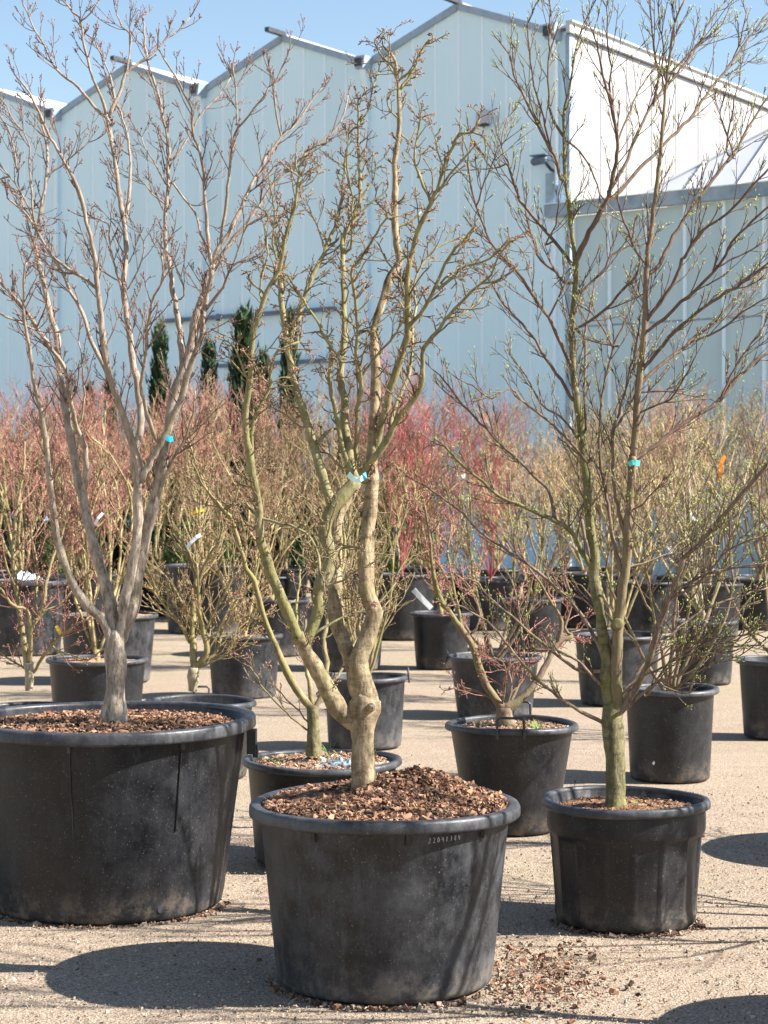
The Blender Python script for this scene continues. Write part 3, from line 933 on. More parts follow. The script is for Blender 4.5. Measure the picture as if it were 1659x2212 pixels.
# ------------------------------------------------------------------ shrub prototypes (procedural, multi-stemmed)
def shrub_meshes(name, seed, height, spreadr, n0, twig_mat, stem_mat='stem_shrub', levels=4, trunk_h=0.15, ang0=(0.15, 0.6),
                 branch=(4, 4, 4, 3), rr=(0.016, 0.010, 0.006, 0.004, 0.0028), up=0.14, wig=0.10, bud=None, budn=0.0, thin=1.0):
    rng = np.random.RandomState(seed)
    a = rng.uniform(0, 2 * PI, n0)
    tilt = rng.uniform(ang0[0], ang0[1], n0)
    D = np.stack([np.cos(a) * np.sin(tilt), np.sin(a) * np.sin(tilt), np.cos(tilt)], -1)
    S = np.stack([np.cos(a) * 0.02, np.sin(a) * 0.02, np.full(n0, trunk_h) * rng.uniform(0.5, 1.0, n0)], -1)
    L = height * 0.62 * rng.uniform(0.75, 1.1, n0)
    stems = MB(); twigs = MB(); bds = MB()
    stems.tubes([[(0, 0, -0.03), (0.003, 0.0, trunk_h * 0.5), (0.0, 0.004, trunk_h)]], [[rr[0] * 2.1, rr[0] * 1.8, rr[0] * 1.7]], 8)
    Pn = grow(S, D, L, rng, 8, up, wig * 0.6)
    stems.tubes(Pn, taper(np.full(n0, rr[0]) * thin, np.full(n0, rr[1]) * thin * 0.8, 8), 6)
    frac = (0.50, 0.55, 0.60, 0.6)
    for lv in range(levels):
        k = branch[lv]; n = len(Pn)
        ts = rng.uniform(0.28, 1.0, (n, k)); ts[:, 0] = 1.0
        p, d = sample_on(Pn, np.minimum(ts, 0.999))
        L = (np.repeat(L[:, None], k, 1) * frac[lv] * rng.uniform(0.6, 1.15, (n, k))).reshape(-1)
        p = p.reshape(-1, 3); d = d.reshape(-1, 3)
        D2 = side_dirs(d, rng.uniform(0.25, 0.75, len(p)), rng)
        mm = 5 if lv < 2 else 4
        Pn = grow(p, D2, L, rng, mm, up, wig)
        r0 = np.full(len(p), rr[lv + 1]) * thin; r1 = r0 * 0.6
        (stems if lv <= 1 else twigs).tubes(Pn, taper(r0, r1, mm), 4 if lv < 1 else 3, cap=False)
    if bud:
        keep = rng.uniform(size=len(Pn)) < budn
        buds(bds, Pn[keep][:, -1], unit(Pn[keep][:, -1] - Pn[keep][:, -2]), 0.022, 0.008, rng)
    out = [('stems', stems.mesh(name + '_stems', stem_mat), None), ('twigs', twigs.mesh(name + '_twigs', twig_mat), 'stuff')]
    if bud: out.append(('buds', bds.mesh(name + '_buds', bud), 'stuff'))
    return out

SHRUBS = {
    'pink': [shrub_meshes('pink_maple', 21 + i, 2.3, 1, 7, 'twig_pink', bud='bud_red', budn=0.35, ang0=(0.1, 0.6)) for i in range(3)],
    'tan': [shrub_meshes('tan_shrub', 31 + i, 2.2, 1, 7, 'twig_tan', bud='bud_pink', budn=0.3, ang0=(0.1, 0.62)) for i in range(3)],
    'red': [shrub_meshes('red_shrub', 41 + i, 2.3, 1, 9, 'twig_red', 'twig_red', ang0=(0.15, 0.65), up=0.13, wig=0.06, rr=(0.009, 0.006, 0.004, 0.003, 0.0026), branch=(4, 4, 4, 2)) for i in range(2)],
    'yellow': [shrub_meshes('yellow_shrub', 51 + i, 1.9, 1, 9, 'twig_yellow', 'bark_olive', ang0=(0.15, 0.8), branch=(4, 4, 3, 2), bud='bud_red', budn=0.3) for i in range(2)],
    'pale': [shrub_meshes('pale_tree', 61 + i, 2.5, 1, 7, 'twig_tan', 'bark_pale', ang0=(0.15, 0.65), branch=(4, 4, 3, 3), rr=(0.02, 0.011, 0.006, 0.0035, 0.0024), bud='bud_green', budn=0.4) for i in range(2)],
    'green': [shrub_meshes('green_bud_tree', 71 + i, 2.3, 1, 6, 'twig_purple', 'bark_brown', ang0=(0.2, 0.8), branch=(4, 4, 3, 3), rr=(0.018, 0.010, 0.005, 0.003, 0.0022), bud='bud_green', budn=0.7) for i in range(2)],
}
cnt = {k: 0 for k in SHRUBS}
def mesh_top(parts):
    z = 0.0
    for (_, me, _k) in parts:
        co = np.empty(len(me.vertices) * 3, np.float32); me.vertices.foreach_get('co', co)
        z = max(z, float(np.percentile(co[2::3], 99.7)))
    return z
TOPS = {k: [mesh_top(p_) for p_ in v_] for k, v_ in SHRUBS.items()}
def fit_scale(kind, loc, ytop):
    zt = EYE + (HY - ytop) * loc[1] / F - loc[2]
    return zt / TOPS[kind][cnt[kind] % len(SHRUBS[kind])]
def place_shrub(kind, loc, scale, rz, label, group=None, name='shrub', cat='shrub', sz=None):
    lst = SHRUBS[kind]; parts = lst[cnt[kind] % len(lst)]; cnt[kind] += 1
    root = empty(name, loc, rz)
    root.scale = (scale, scale, sz or scale)
    tag(root, label, cat, group)
    tw_ = None
    for (nm, me, kd) in parts:
        o = link_mesh(nm, me, tw_ if nm == 'buds' else root, kd)
        if nm == 'twigs': tw_ = o
    return root

def leafy(name, seed, h, r0, mat, n, leaf, shape, trunk=True):
    """cypress or dense evergreen: leaf-sized faces spread through the crown's volume"""
    rng = np.random.RandomState(seed)
    u = rng.uniform(0, 1, n); a = rng.uniform(0, 2 * PI, n)
    lump = 1 + 0.16 * np.sin(5 * a + 9 * u) + 0.12 * np.sin(11 * u * PI + 3 * a)
    R = shape(u) * r0 * np.sqrt(rng.uniform(0.15, 1, n)) * lump
    p = np.stack([R * np.cos(a), R * np.sin(a), 0.08 + u * h], -1) + rng.normal(0, 0.02, (n, 3))
    out = np.stack([np.cos(a), np.sin(a), np.full(n, 1.6)], -1); d = unit(out + rng.normal(0, 0.5, out.shape))
    s_ = unit(np.cross(d, rng.normal(size=d.shape)))
    L = leaf * rng.uniform(0.6, 1.4, n)
    v = np.stack([p - s_ * (L * 0.22)[:, None], p + s_ * (L * 0.22)[:, None], p + d * L[:, None]], 1).reshape(-1, 3)
    m = MB(); m.add(v, tris=np.arange(3 * n).reshape(-1, 3))
    c = m.mesh(name + '_foliage', mat, False)
    m = MB(); m.tubes([[(0, 0, -0.02), (0, 0, h * 0.9)]], [[0.03, 0.01]], 6)
    return [('foliage', c, 'stuff'), ('trunk', m.mesh(name + '_trunk', 'bark_brown'), None)]

# ------------------------------------------------------------------ the pots one can make out (layout x, distance, ...)
PLANT = 'black nursery pots standing on the gravel'
def pot_at(x, d, r, h, rb, label, **k):
    X = (x - CX) * d / F
    return make_pot((X, d, 0), r, h, rb, label, group=PLANT, **k)

p1 = pot_at(233, 7.64, 0.585, 0.735, 0.455, 'huge scuffed black tub with vertical seams at the left edge', mat='plastic_black', rimw=0.034, rimh=0.05, k=110, soil=0.045, soil_mat='soil', seed=1, mound=0.02)
p2 = pot_at(831, 6.41, 0.455, 0.590, 0.358, 'broad grey-worn black tub heaped with bark mulch at front centre', mat='plastic_worn', rimw=0.034, rimh=0.042, k=110, soil=0.012, soil_mat='soil', seed=2, mound=0.06)
p3 = pot_at(1352, 7.30, 0.318, 0.462, 0.262, 'black pot with raised collar and fluted sides at front right', style='collar', mat='plastic_clean', rimw=0.020, rimh=0.034, k=96, soil=0.045, soil_mat='soil', seed=3)
p4 = pot_at(1105, 9.29, 0.325, 0.515, 0.215, 'tapered black pot with square wire handle facing front', mat='plastic_clean', handles=((-PI / 2 - 0.08, 0.055, 0.125), (PI / 2 - 0.22, 0.065, 0.09)), seed=4, soil=0.035)
p5 = pot_at(696, 8.50, 0.352, 0.448, 0.295, 'black pot holding a crumpled plastic sheet behind the central tub', mat='plastic_clean', seed=5, soil=0.028)
p6 = pot_at(788, 12.4, 0.283, 0.455, 0.235, 'black pot with upright handle on its right, behind the central trunk', mat='plastic_worn', handles=((0.0, 0.045, 0.10),), seed=6, soil=0.12)
p7 = pot_at(1068, 14.1, 0.350, 0.445, 0.27, 'grey-black pot directly behind the pot with the wire handle', mat='plastic_worn', handles=((PI, 0.03, 0.1),), seed=7, soil=0.10)
p8 = pot_at(1447, 10.97, 0.280, 0.520, 0.225, 'tall dark pot with a white fleck behind the fluted pot', mat='plastic_clean', rimw=0.03, seed=8, soil=0.11)
p9 = pot_at(1672, 12.9, 0.255, 0.520, 0.20, 'dark pot cut off by the right edge', mat='plastic_black', seed=9)
p10 = pot_at(1334, 15.0, 0.355, 0.537, 0.285, 'wide grey pot behind the moss-green trunk at right', mat='plastic_worn', seed=10)
p11 = pot_at(953, 18.1, 0.300, 0.520, 0.235, 'upright dark pot standing alone right of the central trunk', mat='plastic_black', seed=12)
p12 = pot_at(52, 19.8, 0.445, 0.755, 0.37, 'big far tub at left with a white folded sheet on it', mat='plastic_worn', rimw=0.035, rimh=0.05, seed=13)
p13 = pot_at(234, 16.8, 0.437, 0.585, 0.36, 'wide pot with frayed rim behind the pale left trunk', mat='plastic_worn', seed=14, soil=0.02)
p14 = pot_at(210, 13.9, 0.368, 0.440, 0.31, 'low pot with pale rim just behind the huge left tub', mat='plastic_black', seed=15, soil=0.03)
p15 = pot_at(527, 15.5, 0.315, 0.500, 0.255, 'worn grey pot between the left tub and the central branches', mat='plastic_worn', seed=16, soil=0.03)
p16 = pot_at(431, 11.05, 0.330, 0.436, 0.27, 'pot with bare wire handle showing behind the left tub rim', mat='plastic_clean', handles=((PI / 2 + 0.06, 0.045, 0.09),), seed=17, soil=0.09)
p17 = pot_at(588, 19.6, 0.385, 0.570, 0.31, 'dark shaded pot behind the yellow-twigged shrub', mat='plastic_black', seed=18)
p18 = pot_at(440, 22.9, 0.490, 0.800, 0.42, 'very large dark tub far behind the yellow-twigged shrub', mat='plastic_black', seed=19)
p19 = pot_at(318, 27.5, 0.350, 0.520, 0.29, 'small far pot in front of the evergreens at left', mat='plastic_black', seed=20)
p20 = pot_at(745, 18.0, 0.390, 0.580, 0.33, 'pale-rimmed pot seen between the central stems', mat='plastic_worn', seed=21)
p21 = pot_at(868, 21.9, 0.400, 0.735, 0.35, 'tall shaded far tub with a white strip leaning on it', mat='plastic_clean', seed=22)
p22 = pot_at(1152, 20.2, 0.320, 0.545, 0.26, 'dark pot far behind the twisted pink-twigged tree', mat='plastic_black', seed=23)
p23 = pot_at(1521, 16.6, 0.285, 0.540, 0.23, 'dark pot with pale rim behind the tall dark pot at right', mat='plastic_black', seed=24)
p25 = pot_at(62, 11.0, 0.30, 0.400, 0.24, 'small pot hidden low behind the left end of the huge tub', mat='plastic_black', seed=25)
p26 = pot_at(1262, 24.0, 0.42, 0.66, 0.35, 'broad far tub in the back row between the two right stems', mat='plastic_black', seed=26)
p27 = pot_at(1400, 23.0, 0.40, 0.60, 0.33, 'grey far tub in the back row right of the forked tree', mat='plastic_worn', seed=27)
p28 = pot_at(1530, 22.0, 0.40, 0.62, 0.33, 'far tub in the back row above the pale-rimmed dark pot', mat='plastic_black', seed=28)
p29 = pot_at(1640, 23.5, 0.42, 0.62, 0.34, 'far tub in the back row at the right edge', mat='plastic_black', seed=29)
p30 = pot_at(1060, 23.5, 0.40, 0.60, 0.33, 'far tub in the back row left of the twisted tree', mat='plastic_worn', seed=30)
p31 = pot_at(180, 24.5, 0.42, 0.62, 0.35, 'far tub in the back row behind the pale left limbs', mat='plastic_black', seed=31)

# seams, holes and foot details of the huge left tub
rng = np.random.RandomState(5)
def wall_strip(root, ang, z0, z1, rfun, w, prot, name, mat):
    c, s_ = math.cos(ang), math.sin(ang)
    m = MB(); v = []
    for z in (z0, z1):
        r = rfun(z)
        for (t_, o) in ((-w, -0.004), (-w * 0.6, prot), (w * 0.6, prot), (w, -0.004)):
            v.append(((r + o) * c - t_ * s_, (r + o) * s_ + t_ * c, z))
    m.add(v, quads=[(0, 1, 5, 4), (1, 2, 6, 5), (2, 3, 7, 6), (4, 5, 6, 7), (3, 2, 1, 0)])
    return m.build(name, mat, root, False)
f1 = lambda z: 0.455 + (0.551 - 0.455) * z / 0.735
def ang_for(xd, root, rfun, z, d):
    """angle on the front of the pot that shows at layout x"""
    r = rfun(z); X = (xd - CX) * d / F - root.location.x
    return -math.acos(max(-1, min(1, X / r)))
for xd, zt, zb in ((155, 0.68, 0.33), (380, 0.68, 0.34)):
    a = ang_for(xd, p1, f1, 0.5, 7.14)
    wall_strip(p1, a, zb, zt, f1, 0.004, 0.004, 'seam', 'plastic_clean')
    wall_strip(p1, a, 0.655, 0.685, f1, 0.010, 0.014, 'rim_bracket', 'rim_worn')
for xd in (138, 343):
    a = ang_for(xd, p1, f1, 0.04, 7.2); c, s_ = math.cos(a), math.sin(a); r = f1(0.045) + 0.0015
    m = MB(); v = [(r * c, r * s_, 0.045)]
    for j in range(12):
        b = 2 * PI * j / 12; t_ = 0.014 * math.cos(b); v.append((r * c - t_ * s_, r * s_ + t_ * c, 0.045 + 0.014 * math.sin(b)))
    m.add(v, tris=[(0, 1 + j, 1 + (j + 1) % 12) for j in range(12)])
    m.build('drain_hole', 'steel_dark', p1, False)
f2 = lambda z: 0.358 + (0.421 - 0.358) * z / 0.590
for xd in (680, 880, 1045):
    a = ang_for(xd, p2, f2, 0.5, 6.03)
    wall_strip(p2, a, 0.515, 0.552, f2, 0.012, 0.012, 'rim_bracket', 'plastic_clean')
# black handle lug on the right of the huge tub, fleck on the tall dark pot
m = MB(); m.box((0.575, -0.03, 0.635), (0.035, 0.10, 0.09)); m.box((0.59, -0.03, 0.60), (0.02, 0.07, 0.05)); m.build('handle', 'plastic_clean', p1, False)
f8 = lambda z: 0.225 + (0.25 - 0.225) * z / 0.52
a = ang_for(1415, p8, f8, 0.12, 10.72); rr8 = f8(0.11) + 0.003
m = MB(); m.tubes([[(rr8 * math.cos(a), rr8 * math.sin(a), 0.103), (rr8 * math.cos(a), rr8 * math.sin(a), 0.112), (rr8 * math.cos(a + 0.02), rr8 * math.sin(a + 0.02), 0.122)]], [[0.004, 0.008, 0.003]], 7); m.build('white_fleck', 'tag_white', p8)
# chalk numbers under the rim of the central tub
STROKES = {'2': [[(0, .8), (.3, 1), (.6, .75), (.3, .4), (0, 0), (.65, .05)]], '0': [[(.3, 1), (0, .6), (.1, .1), (.4, 0), (.6, .5), (.3, 1)]],
           '4': [[(.1, 1), (0, .4), (.55, .4)], [(.5, .9), (.45, 0)]], '1': [[(.25, 1), (.2, 0)]],
           ')': [[(.1, 1.05), (.45, .6), (.15, -.05)]], '8': [[(.3, .5), (0, .8), (.3, 1), (.55, .8), (.3, .5), (0, .2), (.3, 0), (.55, .25), (.3, .5)]]}
a0 = ang_for(925, p2, f2, 0.52, 6.05)
sz = 0.0155; pos = 0.0
marks = MB()
for ch in '22041)84':
    for st in STROKES[ch]:
        pts = []
        for (u, v_) in st:
            z = 0.518 + v_ * sz + pos * 0.02; r = f2(z) + 0.002
            an_ = a0 + (pos + u * sz * 0.7) / r
            pts.append((r * math.cos(an_), r * math.sin(an_), z))
        marks.tubes([pts], [[0.0011] * len(pts)], 5)
    pos += sz * 0.98
marks.build('chalk_number', 'chalk', p2)

# mulch and litter in the pots
rng = np.random.RandomState(8)
lob = lambda x, y: 0.045 * math.exp(-((x - 0.10) ** 2 + (y - 0.10) ** 2) / 0.018) + 0.018 * math.exp(-((x - 0.22) ** 2 + (y + 0.0) ** 2) / 0.02) - 0.012 * math.exp(-((x + 0.27) ** 2 + (y - 0.05) ** 2) / 0.02)
add_mulch(p2, 0.405, 0.585, 0.055, 16000, rng, 0.0112, lobes=lob)
add_mulch(p1, 0.53, 0.692, 0.02, 9000, rng, 0.013)
add_mulch(p3, 0.275, 0.418, 0.01, 2200, rng, 0.010)
add_mulch(p4, 0.27, 0.488, 0.01, 1500, rng, 0.011, mats=('chip_b', 'chip_a', 'stone_b'))
add_mulch(p5, 0.30, 0.43, 0.01, 1500, rng, 0.011, mats=('chip_b', 'chip_a', 'stone_b'))

# gravel grains, spilled mulch and litter on the ground
def grains(name, n, rng, xr, yr, size, mats, label, dens=None):
    mbs = [MB() for _ in mats]
    def where(n):
        x = rng.uniform(xr[0], xr[1], n); y = yr[0] * (yr[1] / yr[0]) ** rng.uniform(0, 1, n)
        x = x * y / yr[0] * 0.8
        return np.stack([x, y, np.full(n, -0.0045) + rng.uniform(-0.002, 0.002, n)], -1)
    chips(mbs, n, rng, dens or where, size, 0.7)
    allm = MB(); idx = []
    for i, mb in enumerate(mbs):
        if not mb.v: continue
        allm.add(np.concatenate(mb.v), quads=np.concatenate(mb.q)); idx += [i] * sum(len(q) for q in mb.q)
    me = allm.mesh(name, None, False)
    for mm in mats: me.materials.append(MATS[mm])
    me.polygons.foreach_set('material_index', np.array(idx[:len(me.polygons)], np.int32))
    o = link_mesh(name, me, None, 'stuff')
    tag(o, label, 'gravel')
    return o
grains('gravel', 60000, np.random.RandomState(4), (-1.6, 1.6), (5.0, 10.5), 0.0042, ('stone_a', 'stone_b', 'stone_b', 'stone_c', 'stone_a'), 'fine pale grit covering the sandy yard ground')
rg = np.random.RandomState(14)
def spill(n):
    c = P3(1150, 2075, 6.64); a = rg.normal(0, 1, n); b = rg.normal(0, 1, n)
    return np.stack([0.52 + 0.12 * a + 0.02 * b, 6.42 + 0.24 * b, np.abs(rg.normal(0, 0.004, n)) - 0.004], -1)
o = grains('spilled_mulch', 2400, rg, None, None, 0.0075, ('chip_a', 'chip_b', 'stone_a', 'chip_c'), 'reddish brown mulch spilled on the ground right of the central tub', spill)
o['category'] = 'mulch'
def litter(n):
    x = rg.uniform(-1.7, 2.4, n); y = rg.uniform(5.3, 12, n)
    return np.stack([x * y / 8, y, np.full(n, -0.002)], -1)
o = grains('litter', 300, rg, None, None, 0.011, ('chip_a', 'chip_c', 'chip_b'), 'scattered bark chips and debris lying on the gravel', litter)
o['category'] = 'debris'
def footlit(n):
    a = rg.uniform(-PI, 0, n); k = rg.randint(0, 3, n)
    cx = np.choose(k, [p1.location.x, p2.location.x, p3.location.x]); cy = np.choose(k, [7.64, 6.41, 7.3]); r = np.choose(k, [0.46, 0.365, 0.265]) + np.abs(rg.normal(0, 0.018, n))
    return np.stack([cx + r * np.cos(a), cy + r * np.sin(a), np.full(n, -0.003)], -1)
o = grains('soil_crumbs', 1500, rg, None, None, 0.010, ('chip_c', 'chip_a', 'stone_a'), 'dark crumbs gathered round the feet of the front tubs', footlit)
o['category'] = 'debris'

# ------------------------------------------------------------------ the three big trees in front
def base_of(x, d, z): return ((x - CX) * d / F, d, z)
def pxm(d): return d / F

T1 = [
 ('D 244,1580 245,1552 247,1520 249,1480 250,1440 250,1400 252,1360', 30, 25, {'prof': [46, 28, 24, 22, 21, 22, 25, 22, 12], 'bare': 1}),
 ('D 252,1410 C 670,1880 620,1810 560,1750 500,1670 440,1550 395,1430 365,1330 350,1220 340,1120 325,1000 310,850 300,740 280,640 265,520 240,420 215,300 200,160 175,40 A 160,2080 150,1990 155,1870 155,1750 165,1680', 12, 1.6, {'dz': -0.25}),
 ('D 250,1400 C 720,1860 710,1740 680,1620 640,1500 600,1370 570,1250 545,1130 530,1040 500,960 480,830 455,700 430,560 410,430 390,300 375,160 365,20 A 340,2080 315,1990 285,1850 255,1720 230,1620 225,1550 250,1420 280,1260 300,1120 305,1000 290,890 250,720', 14, 1.8, {'dz': 0.2}),
 ('C 530,1040 550,940 550,800 530,700 495,620 470,520 440,400 430,300 400,200 340,120 280,30 A 250,2133 190,2030 120,1940 50,1860 0,1810 -60,1750', 7, 2.6, {'dz': -0.5}),
 ('D 254,1385 C 790,1880 800,1720 840,1550 870,1380 885,1200 885,1050 885,950 890,850 860,750 820,620 780,500 720,330 690,230 670,100 655,0 A 650,2060 630,1880 620,1780 615,1700 590,1560 555,1420 520,1280 490,1180 440,1080 390,1000 345,920 300,840 250,720 190,600 130,515', 14, 1.6, {'dz': -0.12}),
 ('C 885,980 860,860 870,750 900,650 905,520 890,400 880,300 850,180 830,0 A 820,2060 800,1930 795,1800 810,1640 800,1480 780,1330 760,1200 740,1050 710,880 690,770 690,740', 9, 3.6, {'dz': 0.15}),
 ('A 690,760 620,700 540,600 470,530 400,480 340,410 280,290 210,160 150,30', 4.0, 1.3, {'tw': 0.8}),
 ('A 680,740 670,660 620,560 580,440 540,310 520,140 470,80 400,0', 4.2, 1.4, {'tw': 0.8}),
 ('A 700,745 745,650 780,560 810,480 900,400 1000,320 1070,250 1150,190 1215,110', 4.6, 1.5, {'tw': 0.8}),
 ('A 810,480 825,400 835,230 780,170 740,40', 2.4, 1.3),
 ('A 520,140 580,90 630,10', 2.0, 1.1),
 ('A 800,1450 820,1330 835,1150 830,950 790,770 740,630 710,500 650,360 610,250', 4.2, 1.4),
 ('A 320,1115 400,1060 480,990 570,920', 2.4, 1.2),
 ('C 700,290 650,180 600,80 565,0 A 530,2010 460,1880 395,1740 330,1640 270,1540 200,1420 120,1330 50,1270', 5.2, 2.0, {'dz': 0.4}),
 ('A 620,1850 560,1800 480,1750 400,1700 340,1650', 4.0, 2.6, {'dz': 0.3}),
 ('A 215,1450 205,1250 190,1080 180,900 110,800 40,680', 2.6, 1.2),
 ('A 250,1480 130,1230 60,1130 0,1060 -50,990', 2.6, 1.2),
 ('A 215,1560 130,1250 100,1000 60,850 0,740', 2.4, 1.2),
 ('A 0,1150 60,1200 150,1330 230,1440', 2.4, 1.6),
 ('D 254,1385 C 820,1850 860,1720 890,1500 940,1280 980,1120 1020,960 1050,800 1080,650 1090,560 1110,420 1150,300 1200,180 1240,20 B 410,2100 440,2000 480,1870 510,1760 540,1700', 17, 6, {'dz': 0.05}),
 ('C 920,940 960,850 1010,750 1070,630 1120,500 1170,400 1200,270 1260,120 1300,0 B 470,2133 480,1980 510,1850 535,1740', 7.5, 4.5, {'dz': -0.15}),
 ('B 535,1720 520,1640 500,1480 490,1330 480,1180 470,1040 440,930 410,850 400,700 350,600 300,500 230,380 190,310', 5.0, 1.4),
 ('B 545,1660 560,1610 640,1500 700,1380 760,1240 830,1110 900,980 980,880 1070,800 1150,680 1230,560', 6.0, 1.5),
 ('B 970,870 945,740 930,550 905,450', 2.8, 1.4), ('B 930,550 980,440 1030,320', 1.9, 1.1),
 ('B 550,1710 570,1680 650,1560 750,1440 840,1310 920,1190 1020,1080 1120,1000 1220,920 1330,820 1380,720 1405,610', 5.6, 1.5),
 ('B 590,1530 600,1480 620,1300 650,1050 670,920 700,820 830,660 900,560', 4.6, 1.4),
 ('B 700,820 690,700 680,560 670,430', 2.2, 1.1),
 ('C 1000,1150 1050,950 1100,830 1180,700 1240,520 1250,380', 5, 1.5),
 ('C 1005,690 960,570 925,440 905,330 930,180 940,0 A 960,2050 990,1900 1050,1790 1040,1650', 5.0, 1.6, {'dz': -0.4}),
 ('C 1130,420 1165,200 1155,30 A 1135,2000 1105,1830 1085,1680 1060,1540 1065,1350 1080,1180 1080,1050 1085,950 1065,830 1045,750 1020,620 980,500 950,400 925,220 920,100', 7, 1.6, {'dz': 0.3}),
 ('A 1090,1030 1150,980 1210,880 1270,770 1320,700 1400,620 1480,500', 3.0, 1.3),
 ('A 1110,1180 1180,1270 1250,1360 1290,1500 1350,1650', 2.6, 2.0),
 ('A 1060,1310 980,1240 890,1140', 2.2, 1.2), ('A 1060,1180 1000,1060 930,950 910,880', 2.2, 1.2),
 ('A 0,2010 100,2060 230,2120', 2.6, 2.0, {'dz': 0.1}),
 ('A 740,1790 660,1740 620,1690', 1.8, 1.2),
 ('A 830,1850 880,1740 930,1610 900,1500', 2.4, 1.2), ('A 800,1900 730,1680 700,1520 690,1430 600,1400', 2.6, 1.4),
 ('A 1180,1900 1160,1780 1100,1650', 2.0, 1.4), ('B 660,1700 700,1600 760,1450 870,1390', 2.4, 1.2), ('B 480,1990 600,1850 660,1710 800,1650 870,1590', 3.6, 1.4, {'dz': -.3}),
 ('C 480,640 520,560 540,400 530,200 500,60', 3.2, 1.2),
]
big_left = traced_tree('potted_tree', 'large pale-barked multi-stemmed bare tree with blue tie in the huge left tub', 7.62, T1, pxm(7.62), 101,
            'bark_grey', 'bark_grey', 'twig_grey', 'bud_red', base_of(245, 7.62, 0.70), spread=0.45,
            twig_kw=dict(space=0.052, len1=0.20, ang=(0.4, 0.85), r=0.0024, sub=3, sub2=1, up=0.13, wig=0.09, budl=0.010, budw=0.0026, start=0.34, bias=0.4, pair=0.45))

